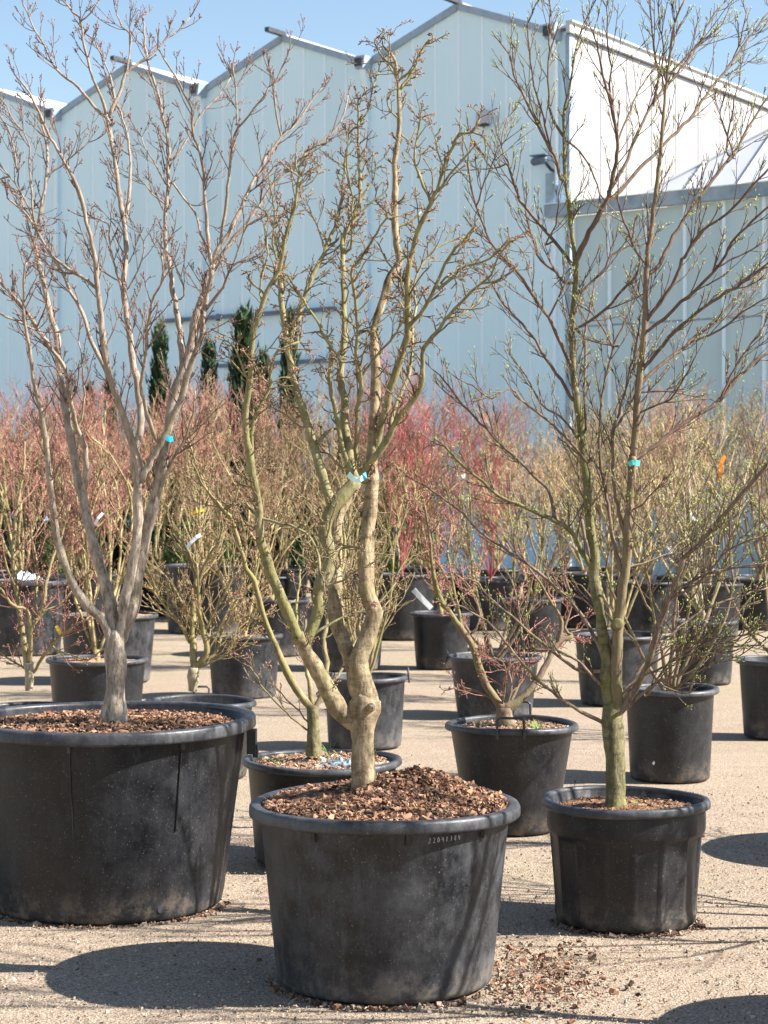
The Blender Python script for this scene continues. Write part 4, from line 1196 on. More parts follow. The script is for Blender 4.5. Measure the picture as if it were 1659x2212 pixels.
T2 = [
 ('D 789,1745 789,1716 787,1680 785,1640 784,1600 783,1560 786,1530 797,1505', 30, 28, {'prof': [46, 35, 30, 28, 26, 27, 30, 31, 26], 'bare': 1}),
 ('D 797,1530 E 1010,2180 1000,2100 1040,1990 1085,1880 1105,1800 1060,1700 1045,1560 1050,1400 1060,1250 1075,1100 1085,950 1085,850 1090,700 1100,500 1110,300 1100,150 1095,0 F 740,2014 770,1900 800,1800 850,1650 905,1560 885,1450 875,1250 880,1100 875,950 900,750 905,600 900,450 885,330 870,250 800,180', 24, 3.2, {'prof': [24, 23, 20, 17, 16, 14.5, 13, 11.5, 10.5, 9.5, 9, 8, 7, 6, 5, 4, 2.5], 'dz': 0.12, 'tm': 0, 'mat': 'bark_tan'}),
 ('F 905,450 960,390 1000,330 1040,220 1120,125', 5.0, 2.4),
 ('F 885,340 820,270 760,190 745,135', 2.6, 1.4), ('F 890,380 840,300 850,110', 2.4, 1.2), ('F 900,400 950,350 1000,320', 2.4, 1.6),
 ('E 1100,760 1140,600 1180,450 1220,300 1270,150 1320,0 F 955,2010 960,1850 955,1650 990,1480 1050,1300 1110,1180 1160,1060 1200,930 1250,820 1290,740 1370,730 1420,640', 10.5, 2.0, {'dz': -0.25}),
 ('E 1290,90 F 960,1990 1040,1900 1110,1780 1170,1650 1230,1520 1310,1430 1390,1340', 6.0, 2.0),
 ('F 1160,1740 1250,1660 1330,1590 1430,1570 1530,1500 1610,1410', 4.0, 1.5), ('F 1170,1700 1240,1640 1270,1690', 2.5, 1.5),
 ('E 1000,940 1030,880 1120,780 1180,690 1250,560 1330,460 1400,340 1410,200 1420,100 1500,0 F 1145,2014 1230,1900 1330,1790 1430,1700 1520,1690 1650,1610', 9, 1.8, {'dz': -0.3}),
 ('F 1430,1700 1500,1640 1540,1530 1620,1430', 2.6, 1.4), ('F 1230,1920 1320,1900 1400,1830 1430,1790', 2.6, 1.4),
 ('E 1180,690 1210,560 1260,420 1320,280 1340,150 1345,0 F 990,1980 1010,1850 1000,1700 1040,1580 1140,1480 1240,1420 1330,1400', 5, 1.6),
 ('F 1110,1180 1060,1080 1010,950 1010,840 1030,720 1045,640', 3.8, 1.4), ('F 1190,980 1150,850 1130,760', 2.6, 1.3), ('F 1160,1110 1230,1000 1320,900 1350,860', 3.0, 1.4),
 ('F 890,1340 980,1300 1040,1240', 3, 1.8), ('F 900,730 960,780 1000,740 1040,650', 2.6, 1.3), ('F 890,640 830,560 830,490', 2.4, 1.2),
 ('D 790,1530 E 985,2300 960,2150 900,1980 850,1850 850,1650 850,1480 855,1350 850,1250 870,1150 930,1050 975,960', 18, 11, {'dz': 0.3, 'mat': 'bark_tan', 'dens': 0.4}),
 ('D 760,1560 D 730,1530 D 702,1480 D 680,1440 D 662,1412 E 640,1990 600,1950', 20, 13, {'dz': -0.2, 'mat': 'bark_tan', 'dens': 0.3}),
 ('E 650,2000 690,1930 740,1780 740,1650 800,1530 815,1400 780,1300 790,1200 850,1100 920,1020 990,950', 12, 12, {'dz': 0.1, 'dens': 0.4}),
 ('E 985,950 950,880 935,750 910,600 910,450 880,320 890,200 905,50 F 554,2014 550,1850 545,1700 540,1500 540,1400 600,1300 650,1180 650,1000 640,850 640,650 640,520', 10.5, 1.9, {'dz': 0.2}),
 ('F 650,660 700,590 740,440 770,350', 2.8, 1.3), ('F 650,1180 700,1080 750,1000 740,890', 2.6, 1.2), ('F 590,1480 600,1350 600,1150 570,960 570,740', 3.2, 1.3),
 ('F 540,1490 590,1320 700,1200 790,1130 830,1090', 2.8, 1.2),
 ('E 950,890 900,750 870,600 840,450 815,350 815,200 830,100 760,0 F 404,2014 380,1950 310,1840 260,1760 180,1640', 6, 1.8, {'dz': -0.2}),
 ('E 830,110 890,190', 3, 2), ('E 740,710 790,640 850,620', 5, 2.5, {'dens': 0.4}),
 ('E 1005,900 980,800 985,650 990,500 1010,350 1000,230 980,120 1000,0 F 640,2014 620,1800 600,1600 660,1540 780,1340 860,1270', 6.2, 1.8, {'dz': -0.35}),
 ('E 1010,290 1100,170 1230,20 F 900,1990 940,1870 870,1790', 3.4, 1.6),
 ('F 860,1610 790,1500 770,1440', 2.4, 1.2), ('F 880,1280 800,1220 750,1170', 2.4, 1.2), ('F 870,1640 930,1720 900,1780', 2, 1.2),
 ('E 835,1120 800,1030 760,900 715,740 690,660 640,500 605,380 570,250 545,120 530,0 F 174,2014 150,1850 140,1700 140,1560 180,1400 220,1260 255,1080 265,950 310,850', 12, 2.0, {'dz': 0.15}),
 ('E 575,60 F 200,2060 250,1950 300,1780 370,1600 440,1460 500,1310 540,1100 560,900 575,740', 6.8, 1.8),
 ('F 265,1000 240,960 240,880', 2, 1.1), ('F 265,1080 340,1050 410,960', 2.2, 1.1), ('F 140,1600 90,1450 100,1250 70,1000', 2.8, 1.2), ('F 440,1460 500,1430 600,1330', 3.4, 1.8),
 ('F 270,1790 200,1700 60,1600', 2.2, 1.2), ('F 430,1470 380,1330 330,1250', 2.2, 1.2),
 ('E 610,1960 540,1800 480,1650 430,1540 400,1420 370,1330 360,1200 345,1050 320,920 300,800 275,650 280,480 300,300 310,130 325,0 B 820,2080 850,1960 900,1840 960,1740 985,1640 1010,1480 1060,1330 1090,1130', 12.5, 2.0, {'dz': -0.15}),
 ('E 310,790 310,650 340,520 400,420 435,340 430,250 460,150 520,100 620,60', 4.2, 2.2), ('B 850,1960 840,1800 890,1640 870,1450', 2.6, 1.2), ('B 970,1640 930,1500 950,1350 960,1290', 2.6, 1.2),
 ('E 300,300 250,260 170,160', 2.6, 1.3), ('E 290,310 200,90 130,50', 2.4, 1.2), ('E 435,330 500,300 560,290', 2, 1.2), ('E 430,330 360,270 330,200', 2.2, 1.2),
 ('E 300,960 220,880 180,780 150,640', 2.2, 1.1),
 ('E 390,1200 500,1230 600,1250 700,1330 740,1430 745,1540', 3.0, 2.2), ('E 340,1170 270,1110 210,1085 150,1105 90,1050', 3.0, 1.4),
 ('E 720,1930 760,1900 850,1860 950,1800 1050,1795 1130,1740 1240,1610', 3.8, 1.4), ('E 800,1620 900,1590 980,1530 1080,1480', 2.8, 1.3), ('E 840,1410 920,1390 1000,1390 1090,1350', 2.6, 1.3),
 ('E 1040,1580 975,1560 965,1700 960,1760', 3.2, 1.6, {'dz': 0.3}), ('E 600,390 520,320 530,400', 2, 1.2), ('E 630,610 540,540 460,490', 2.2, 1.1),
 ('E 800,1170 700,1110 590,1010', 2.0, 1.0), ('E 1130,740 1240,560 1260,440', 3, 1.6), ('E 880,880 820,790 760,770', 3, 1.6),
]
traced_tree('potted_tree', 'gnarled moss-covered bare tree with pale tie in the central mulch-filled tub', 6.41, T2, pxm(6.41), 202,
            'bark_tan', 'bark_mossy', 'twig_mossy', 'bud_pink', base_of(788, 6.41, 0.60), spread=0.5, knobs=0.10,
            twig_kw=dict(space=0.030, len1=0.15, ang=(0.55, 1.15), r=0.0028, sub=3, sub2=1, up=0.06, wig=0.20, short=0.55, budl=0.008, budw=0.0027, start=0.2, bias=0.3, pair=0.45, sublen=0.5))

CENTRAL = [o for o in bpy.data.objects if o.get('label', '').startswith('gnarled moss-covered')][0]
for (kx_, ky_, kd_, kr_) in ((801, 1530, 6.322, 0.010),):
    c0 = P3(kx_, ky_, kd_) - np.array(base_of(788, 6.41, 0.60))
    m = MB(); m.tubes([[c0 + np.array([0, 0.05, 0]), c0 + np.array([0, 0.012, 0]), c0, c0 + np.array([0, 0.006, 0]), c0 + np.array([0, 0.02, 0])]], [[kr_ * 1.5, kr_ * 1.2, kr_ * 0.85, kr_ * 0.55, kr_ * 0.2]], 14, lump=0.05, rng=np.random.RandomState(int(kx_)))
    m.build('knot', 'bark_tan', CENTRAL)

T3 = [
 ('D 1331,1765 D 1330,1742 D 1329,1690 1328,1640 1325,1600 1322,1560 1319,1515', 24, 22, {'prof': [31, 24, 22, 21.5, 22, 24, 21, 12], 'bare': 1}),
 ('D 1316,1560 I 1185,1700 1175,1600 1165,1450 1165,1350 1140,1200 1110,1000 1090,850 1090,700 1060,550 1050,400 1040,250 1020,100 1010,0 H 465,1185 455,1050 430,900 410,750 405,600 400,450 410,300 420,150 430,0 G 425,1700 415,1600 395,1480 380,1300 360,1150 350,1000 350,850 350,720 380,600 400,480 430,300 480,150', 14, 1.6, {'dz': 0.05, 'mat': 'bark_green'}),
 ('D 1330,1560 I 1235,1650 1230,1500 1235,1350 1240,1200 1250,1100 1265,950 1290,800 1300,650 1305,500 1320,350 1330,200 1340,80 H 795,1265 810,1100 820,950 830,800 850,650 860,500 870,350 875,200 880,60 G 885,1700 890,1580 915,1430 940,1250 960,1050 980,850 990,700 1010,500 1030,350 1060,150 1120,0', 14, 1.6, {'dz': -0.08, 'mat': 'bark_brown'}),
 ('I 1150,1790 1050,1750 900,1660 780,1560 640,1430 540,1310 440,1180 300,1080 200,1030', 5, 1.6, {'dz': -0.5, 'tw': 0.7}),
 ('I 1165,1470 1000,1460 880,1380 780,1300 680,1220 560,1110 430,1000 340,900 250,860', 4.6, 1.5, {'dz': -0.3, 'tw': 0.7}),
 ('I 1130,1550 1050,1470 990,1400 850,1330', 4.0, 1.8, {'dz': -0.4, 'tw': 0.7}),
 ('I 1180,1450 1090,1240 1000,1100 880,960 760,860 640,760 500,670 370,580 250,450 100,340 0,270', 5.2, 1.7, {'dz': 0.3, 'tw': 0.8}),
 ('I 1075,800 1010,700 940,560 860,510 800,480 620,400 480,340 350,230 230,130 130,20', 6.4, 1.8, {'dz': -0.3, 'mat': 'bark_green', 'tw': 0.8}),
 ('I 830,490 820,380 790,290 700,210 600,110 480,0 D 1050,925 1000,875 950,810', 4.5, 1.5, {'tw': 0.8}),
 ('I 1220,1350 1150,1180 1110,1000 1080,800 1040,650 1010,500', 4.2, 3.0, {'dens': 0.5}),
 ('I 1275,850 1230,700 1190,500 1160,300 1130,130 1120,0 H 580,1100 590,900 620,750 670,560 740,400 790,300', 4.6, 1.7),
 ('I 1290,620 1250,450 1220,300 1210,100 H 660,1120 700,1000 740,850 790,650 830,480', 4.2, 1.8),
 ('I 1235,1760 1300,1660 1370,1550 1430,1430 1480,1250 1530,1100 1600,900 1659,740 H 1114,1925 1220,1830 1330,1690 1450,1560 1560,1430 1660,1320', 7.5, 3.0, {'dz': -0.3}),
 ('I 1245,1640 1310,1560 1400,1430 1500,1310 1560,1250 D 1442,1378 1500,1330 1560,1300 1659,1270', 4.5, 1.6, {'dz': 0.3}),
 ('I 1255,1740 1360,1640 1500,1530 1650,1480 D 1500,1425 1560,1400 1640,1395', 4.5, 1.6, {'dz': -0.6}),
 ('I 1500,1540 1600,1590 1700,1600 D 1500,1460 1545,1430', 2.8, 1.3, {'dz': -0.6}),
 ('I 1560,1020 D 1470,1270 1530,1240 1600,1225 1659,1215', 3.4, 1.6), ('D 1440,1300 1520,1250 1570,1190 1640,1160', 3.0, 1.5),
 ('H 815,1285 880,1235 950,1190 1080,1080 1220,1000 1350,910 1440,790 1560,680 1680,590', 5.2, 2.6, {'dz': 0.2}),
 ('H 1350,910 1420,760 1480,650 1560,540 1630,440', 2.8, 1.4),
 ('H 850,800 960,690 1100,590 1200,500 1350,370 1500,210 1659,40', 4.6, 2.2, {'dz': 0.4}),
 ('H 860,700 950,600 1060,470 1200,350 1350,250 1500,150 1660,30', 4.6, 2.0, {'dz': -0.4}),
 ('H 880,460 1000,380 1100,280 1200,200 1300,100 1380,0 G 1400,1600 1480,1500 1600,1380 1680,1310', 4.2, 1.8),
 ('H 885,390 960,290 1040,170 1110,10 G 1130,1640 1200,1530 1280,1450 1400,1370 1550,1200 1680,1070', 4.4, 1.8),
 ('G 920,1740 1000,1630 1050,1520 1150,1370 1280,1190 1380,1060 1460,950 1530,820 1600,710 1680,590', 4.6, 1.8),
 ('G 610,1300 720,1220 800,1120 880,1040 960,960 1040,880 1150,770 1240,650 1310,540 1380,460 1450,370 1540,240 1680,50', 4.4, 1.7, {'dz': 0.5}),
 ('G 1430,400 1470,300 1520,90', 2.2, 1.2), ('G 1390,480 1460,430 1520,390', 1.8, 1.1), ('G 1390,960 1420,750 1440,640 1470,540', 2.4, 1.2), ('G 1440,1000 1370,800 1350,720', 2.2, 1.1),
 ('G 430,1680 480,1560 550,1420 610,1310 650,1200 690,1000 690,880 660,720 610,530 570,330 540,200', 6.4, 1.5, {'dz': -0.2}),
 ('G 690,890 650,600 650,430 630,300 620,50', 3.0, 1.2), ('G 700,880 760,740 830,580 880,500', 2.6, 1.2),
 ('G 640,1230 740,1060 810,880 900,700 960,610 1100,440 1200,300 1300,110 1380,20', 4.2, 1.5, {'dz': 0.4}),
 ('G 920,680 960,500 940,400 920,250 900,0', 3.2, 1.3), ('G 960,480 990,350 960,120 960,0', 2.6, 1.2), ('G 1040,470 1130,370 1250,260 1370,150', 2.6, 1.2),
 ('G 400,1690 320,1590 240,1490 150,1390 70,1290 20,1150 0,1080 F 1590,930 1500,960 1420,840 1370,780', 4.4, 1.5, {'dz': 0.3}),
 ('G 230,1570 250,1520 300,1440 320,1250', 2.4, 1.2), ('G 360,1820 290,1740 200,1670 150,1540 100,1350', 3.2, 1.6),
 ('G 330,1150 290,1000 240,920 160,760 80,600 30,480 0,350', 4.0, 1.5, {'dz': -0.4}),
 ('G 350,870 270,740 250,560 250,400 260,200 260,0', 3.4, 1.4), ('G 270,960 200,700 150,500 110,160', 2.8, 1.2), ('G 355,900 440,960 520,1080 580,1240', 2.6, 1.6),
 ('H 405,910 330,780 230,640 130,480 40,380 0,330 D 1085,655 1060,610 1040,590', 4.4, 1.4, {'dz': 0.3}),
 ('H 400,700 330,560 250,380 180,280 80,130 0,40 F 1611,1580 1500,1450 1430,1290 1390,1180 1350,1000 1345,870', 4.6, 1.3, {'dz': -0.2}),
 ('H 250,380 320,240 360,170', 2.6, 2.0), ('F 1400,1210 1450,1050 1500,940 1530,830', 2.0, 1.1), ('F 1660,1100 1600,930 1560,780 1600,640', 2.2, 1.2),
 ('H 500,1315 390,1180 290,1080 180,990 70,900 0,830 D 1060,860 1020,830', 3.4, 1.3, {'dz': -0.6}),
 ('H 430,1140 370,1060 300,1000 200,930 100,750 0,620', 3.0, 1.2, {'dz': 0.4}),
 ('H 500,1315 600,1200 700,1060 800,900 840,800', 3.6, 2.6), ('H 425,450 560,370 650,290 750,180 820,110', 3.4, 2.4, {'dz': -0.3}), ('H 420,250 520,160 620,60 G 650,1640 760,1580 850,1520', 3.2, 1.5),
 ('H 490,1100 480,900 490,700 490,500 510,350 540,200', 3.4, 2.0), ('H 660,560 600,450 530,350', 2.4, 1.4), ('H 700,560 620,550 500,520', 2.0, 1.4),
 ('H 835,990 950,940 1030,910 1100,800 1200,620', 2.6, 1.3), ('H 840,860 950,850 1100,860', 2.2, 1.2), ('H 770,1620 860,1580 930,1490', 2.8, 1.4), ('H 760,1980 850,1960 1000,1900 1150,1790', 2.6, 1.4),
 ('H 540,2000 460,1860 400,1760 380,1720', 4, 2), ('H 870,1760 800,1690 720,1500', 2.0, 1.2),
 ('H 1180,530 1350,460 1500,340 1660,250', 2.6, 1.4), ('G 1330,1720 1480,1640 1659,1540', 2.4, 1.3), ('G 880,1700 800,1600 740,1430 690,1280', 3.2, 1.5),
 ('I 1260,1620 1400,1500 1560,1420 D 1500,1400 1580,1385 1659,1340', 2.8, 1.3, {'dz': -0.9}), ('D 1400,1440 1470,1400 1560,1375 1640,1370', 2.4, 1.2, {'dz': -0.7}), ('D 1400,1500 1440,1440 1500,1410 1590,1420', 2.4, 1.2, {'dz': -0.9}),
]
forked = traced_tree('potted_tree', 'forked tree with moss-green trunk and opening green buds in the fluted pot', 7.30, T3, pxm(7.30), 303,
            'bark_green', 'bark_purple', 'twig_purple', 'bud_green', base_of(1330, 7.30, 0.42), spread=0.6, knobs=0.07,
            twig_kw=dict(space=0.048, len1=0.23, ang=(0.3, 0.66), r=0.0021, sub=3, sub2=1, up=0.09, wig=0.09, budl=0.011, budw=0.0021, start=0.22, bias=0.3, pair=0.3, latb=1))

c0 = P3(1333, 1348, 7.27) - np.array(base_of(1330, 7.30, 0.42))
m = MB(); m.tubes([[c0 + np.array([0, 0.04, -0.01]), c0 + np.array([0, 0.0, 0]), c0 + np.array([0, -0.025, 0.003]), c0 + np.array([0, -0.027, 0.003])]], [[0.022, 0.024, 0.022, 0.014]], 14, lump=0.03, rng=np.random.RandomState(1))
m.build('pruned_stub', 'bark_brown', forked)

# ------------------------------------------------------------------ smaller trees in the pots behind
T4 = [
 ('D 677,1632 677,1590 677,1550 676,1525', 15, 13, {'prof': [17, 14, 13, 14], 'bare': 1}),
 ('D 674,1530 640,1490 610,1430 585,1370 E 400,1850 350,1680 330,1600 280,1520 250,1420 210,1280 170,1180 100,1120 20,1000 D 425,1005 404,940', 9, 1.8, {'dz': -0.1}),
 ('E 170,1180 D 470,1085 440,1050 415,1000', 3.2, 1.3), ('E 210,1085 D 520,1040 560,1010', 2.6, 1.2), ('E 330,1600 350,1500 380,1350 500,1250', 3.0, 1.3),
 ('D 680,1530 700,1490 706,1440 700,1380 720,1300 745,1200 740,1120', 7, 1.8, {'dz': 0.5}),
 ('D 676,1525 668,1470 655,1400 640,1330 650,1230', 6, 1.6, {'dz': 0.6}),
 ('D 684,1500 730,1460 760,1400 800,1340 850,1290', 4, 1.3, {'dz': 0.5}),
 ('D 668,1580 620,1540 580,1500 540,1440', 2.6, 1.1, {'dz': -0.4}), ('D 668,1560 610,1500 590,1480', 2.2, 1.1),
]
traced_tree('potted_tree', 'small mossy tree leaning left beside the crumpled plastic sheet', 8.50, T4, pxm(8.5), 404,
            'bark_green', 'bark_olive', 'twig_mossy', 'bud_pink', base_of(677, 8.5, 0.42), spread=0.5,
            twig_kw=dict(space=0.06, len1=0.20, r=0.0021, sub=3, sub2=1, up=0.10, wig=0.12, budl=0.012, budw=0.0036, start=0.25))
T5 = [
 ('I 518,1800 516,1750 516,1700', 20, 17, {'prof': [21, 17, 18], 'bare': 1}),
 ('I 485,1690 400,1560 350,1440 300,1290 240,1200 170,1100 100,1000 50,800 30,600 0,400', 10, 2.0, {'dz': -0.2}),
 ('I 240,1200 210,1030 180,900 150,700 170,520', 4.0, 1.5, {'dz': 0.3}), ('I 550,1690 620,1640 700,1560 780,1420 850,1290 950,1240', 10, 4, {'dz': 0.25}),
 ('I 850,1290 880,1150 800,1000 730,880 640,760', 5, 1.5), ('I 950,1240 900,1180 950,1020 900,850', 4, 1.5), ('I 540,1690 600,1560 640,1400 620,1200 600,1000 650,850', 4, 1.4, {'dz': 0.6}),
 ('I 500,1690 520,1500 500,1400 430,1380', 3, 1.2, {'dz': -0.6}), ('I 470,1660 350,1600 230,1560', 2.6, 1.2), ('I 530,1680 560,1560 540,1440 620,1400', 3, 1.2),
 ('I 780,1430 820,1300 900,1230 1000,1200', 3, 1.3), ('I 280,1250 350,1150 330,1000 250,870', 3, 1.3),
]
traced_tree('potted_tree', 'low twisted brown tree with pink-tipped twigs in the wire-handled pot', 9.29, T5, pxm(9.29), 505,
            'bark_brown', 'bark_brown', 'twig_pink', 'bud_pink', base_of(1092, 9.29, 0.47), spread=0.5,
            twig_kw=dict(space=0.06, len1=0.22, r=0.0022, sub=4, sub2=1, up=0.08, wig=0.16, budl=0.011, budw=0.004, start=0.2))
T6 = [
 ('C 1235,2300 1240,2211 1245,2150', 10, 9, {'bare': 1}),
 ('C 1245,2130 1240,2050 1235,1900 1250,1700 1265,1500 1280,1200 1290,1000', 8, 2, {'dz': 0.2}),
 ('C 1265,2140 1330,2050 1300,1900 1270,1700 1310,1500 1400,1350 1430,1250', 7, 2, {'dz': -0.2}),
 ('C 1220,1990 1150,1860 1060,1760 980,1600 930,1480', 4.6, 1.4, {'dz': -0.3}), ('C 1290,2140 1400,2030 1440,1850 1560,1680 1640,1580', 5, 1.5, {'dz': 0.3}),
 ('C 1240,1880 1150,1700 1060,1560 960,1480', 3.4, 1.3), ('C 1260,1600 1200,1400 1100,1250 1050,1080', 3.4, 1.3), ('C 1320,1900 1400,1750 1480,1600 1500,1400', 3.4, 1.3),
 ('C 1240,1750 1380,1600 1500,1550', 2.8, 1.2), ('C 1240,1800 1100,1750 950,1640 890,1620', 2.6, 1.1, {'dz': 0.5}), ('C 1440,1850 1600,1820 1650,1760', 2.4, 1.1),
 ('C 1300,1960 1450,1950 1600,1850', 2.6, 1.2), ('C 1290,2150 1400,2100 1500,2050 1600,2010', 2.4, 1.1),
]
traced_tree('shrub', 'yellow-olive fan-shaped bare shrub between the two big front trees', 11.05, T6, pxm(11.05), 606,
            'bark_pale', 'bark_olive', 'twig_yellow', 'bud_pink', base_of(416, 11.05, 0.36), spread=0.6, cat='shrub',
            twig_kw=dict(space=0.045, len1=0.34, ang=(0.35, 0.8), r=0.0032, sub=3, sub2=1, up=0.10, wig=0.07, budl=0.013, budw=0.005, start=0.12))
T7 = [
 ('C 190,2300 190,2211 185,2120', 10, 9, {'bare': 1}),
 ('C 180,2150 150,1980 125,1800 105,1640 85,1450 100,1200 150,900 160,700', 7.5, 1.8, {'dz': 0.2}),
 ('C 190,2130 195,1950 190,1850 170,1780 80,1750 0,1640', 6.5, 2.0, {'dz': -0.3}), ('C 200,1880 270,1790 300,1600 345,1430 400,1300 450,1100', 5, 1.6, {'dz': 0.2}),
 ('C 215,2180 300,2050 440,1910 570,1830', 4, 1.4, {'dz': -0.3}), ('C 270,1790 380,1750 460,1660', 3, 1.3), ('C 190,1900 230,1700 240,1500 200,1300', 3.4, 1.4),
 ('C 170,2160 80,2110 0,2060', 3, 1.3), ('C 110,1650 40,1500 10,1300', 3, 1.3), ('C 90,1430 200,1330 290,1200', 2.6, 1.2),
 ('C 345,2030 450,2070 560,2100 640,2050', 2.4, 1.2),
]
traced_tree('shrub', 'thin two-stemmed tan shrub with red twigs at the left edge', 11.0, T7, pxm(11.0), 707,
            'bark_pale', 'bark_olive', 'twig_pink', 'bud_pink', base_of(64, 11.0, 0.36), spread=0.6, cat='shrub',
            twig_kw=dict(space=0.06, len1=0.32, r=0.0030, sub=4, sub2=1, up=0.10, wig=0.10, budl=0.012, budw=0.005, start=0.12))

# ------------------------------------------------------------------ shrubs standing in the other visible pots
def in_pot(kind, pot, h, ytop, rz, label, **k):
    l = (pot.location.x, pot.location.y, h)
    sz = fit_scale(kind, l, ytop - 35)
    return place_shrub(kind, l, 0.55 * sz + 0.42, rz, label, sz=sz, **k)
in_pot('yellow', p6, 0.34, 930, 0.4, 'slender yellow-green shrub rising behind the central trunk')
in_pot('green', p7, 0.34, 950, 1.0, 'greenish twin-stemmed shrub behind the low twisted tree')
in_pot('green', p8, 0.42, 980, 2.1, 'dark-twigged shrub with green buds in the tall dark pot')
in_pot('green', p9, 0.46, 850, 0.3, 'sprawling bare shrub entering from the right edge', name='shrub')
in_pot('tan', p10, 0.47, 900, 1.4, 'tan twiggy shrub behind the moss-green forked trunk')
in_pot('pink', p11, 0.46, 860, 2.2, 'pinkish upright shrub in the lone upright pot')
in_pot('pink', p12, 0.68, 860, 0.9, 'dense pink-red shrub in the big far tub at left')
in_pot('pink', p13, 0.56, 840, 3.1, 'red-pink shrub filling the gap behind the pale left stems')
in_pot('pink', p14, 0.40, 870, 1.9, 'tall pink and yellow stemmed shrub behind the left trunk', name='shrub')
in_pot('tan', p15, 0.46, 890, 0.2, 'tan bushy shrub between the left and central trees')
in_pot('tan', p17, 0.50, 870, 2.6, 'brown bushy shrub left of the central stems')
in_pot('pink', p18, 0.73, 850, 1.2, 'tall pink shrub in the very large far tub')
in_pot('tan', p20, 0.52, 860, 4.0, 'pinkish brown shrub seen through the central stems')
in_pot('red', p21, 0.68, 790, 0.5, 'vivid crimson upright shrub right of the central tree')
in_pot('tan', p22, 0.49, 900, 5.0, 'brown shrub above the low twisted tree')
in_pot('pale', p23, 0.48, 890, 2.9, 'pale-stemmed shrub behind the tall dark pot at right')
in_pot('pale', p26, 0.6, 880, 0.0, 'pale-limbed tree in the back row between the right stems')
in_pot('tan', p27, 0.54, 880, 1.0, 'brown shrub in the back row right of the forked tree')
in_pot('pale', p28, 0.56, 860, 2.0, 'pale shrub in the back row above the pale-rimmed dark pot')
in_pot('green', p29, 0.56, 840, 3.0, 'greenish shrub in the back row at the right edge')
in_pot('red', p30, 0.54, 880, 4.0, 'crimson shrub in the back row left of the twisted tree')
in_pot('pink', p31, 0.56, 840, 5.0, 'pink shrub in the back row behind the pale left limbs')

# back rows: pots and shrubs nobody can tell apart
rng = np.random.RandomState(77)
simple_pot = make_pot((0, 26, 0), 0.36, 0.55, 0.29, 'black pot in the packed rows under the far shrubs', group='black pots in the packed back rows', seed=50, k=36, mat='plastic_black')
kids_pot = kids(simple_pot)
first = True
BACK = [(26.0, 12, 5.6), (28.6, 12, 6.3), (31.0, 12, 6.8)]
for ri, (d, n, half) in enumerate(BACK):
    for i in range(n):
        X = -half + (i + 0.5) * 2 * half / n + rng.uniform(-0.2, 0.2); Y = d + rng.uniform(-0.5, 0.5)
        if ri < 2:
            if first: r = simple_pot; first = False
            else:
                r = simple_pot.copy(); COL.objects.link(r)
                for ch in kids_pot:
                    c = ch.copy(); COL.objects.link(c); c.parent = r
            r.location = (X, Y, 0); r.rotation_euler = (0, 0, rng.uniform(0, 6))
        u = X / half
        if u < -0.1: kind = ['pink', 'pink', 'tan'][rng.randint(3)]
        elif u < 0.22: kind = ['tan', 'pink', 'tan', 'pink', 'red'][rng.randint(5)]
        else: kind = ['tan', 'tan', 'pale', 'pink'][rng.randint(4)]
        lab = {'pink': 'pink-twigged bare shrub in the dense far rows', 'tan': 'brown-twigged bare shrub in the dense far rows', 'red': 'crimson-stemmed shrub in the dense far rows',
               'pale': 'pale-stemmed bare shrub in the dense far rows'}[kind]
        yt = rng.normal(812 if u < -0.15 else (800 if u < 0.25 else 850), 27)
        sz = fit_scale(kind, (X, Y, 0.5), yt)
        place_shrub(kind, (X, Y, 0.5), 1.0 * rng.uniform(0.9, 1.15), rng.uniform(0, 6), lab, group=lab.replace('shrub', 'shrubs'), sz=sz)

# cypresses and evergreen bushes behind the shrubs
CY = leafy('cypress', 5, 1.0, 0.15, 'cypress', 5200, 0.040, lambda u: np.clip((1 - u) * 1.25, 0.02, 1))
CY2 = leafy('cypress_b', 6, 1.0, 0.11, 'cypress', 4200, 0.040, lambda u: np.clip((1 - u) * 1.5, 0.02, 1))
cyl = [(345, 31, 712, 1.0, CY, 'narrow cypress left of the blue tie, top leaning out of the pink shrubs'), (452, 32, 742, 1.0, CY2, 'blunt cypress just right of the pale left limbs'),
       (526, 30, 678, 1.25, CY, 'widest dark cypress in front of the left end of the wall rail'), (625, 30, 682, 0.85, CY2, 'slim columnar cypress under the middle of the wall rail'),
       (192, 33, 835, 1.0, CY2, 'short cypress tip showing over the shrubs at far left'), (238, 33, 820, 0.9, CY, 'small cypress tip behind the left tree stems'), (569, 31, 765, 0.8, CY2, 'small cypress beside the widest dark cypress')]
for (x, d, ytop, wsc, pr, lab) in cyl:
    Xw = (x - CX) * d / F; zt = EYE + (HY - ytop) * d / F
    r = empty('cypress', (Xw, d, 0), rng.uniform(0, 6)); r.scale = (zt * wsc * 0.5, zt * wsc * 0.5, zt * 0.91)
    tag(r, lab, 'tree', 'dark cypresses before the greenhouse')
    for (nm, me, kd) in pr: link_mesh(nm, me, r, kd)
EV = [leafy('evergreen_bush', 15 + i, 1.0, 0.62, 'evergreen', 9000, 0.055, lambda u: np.sin(np.clip(u * 0.85 + 0.15, 0, 1) * PI) ** 0.5 + 0.02) for i in range(2)]
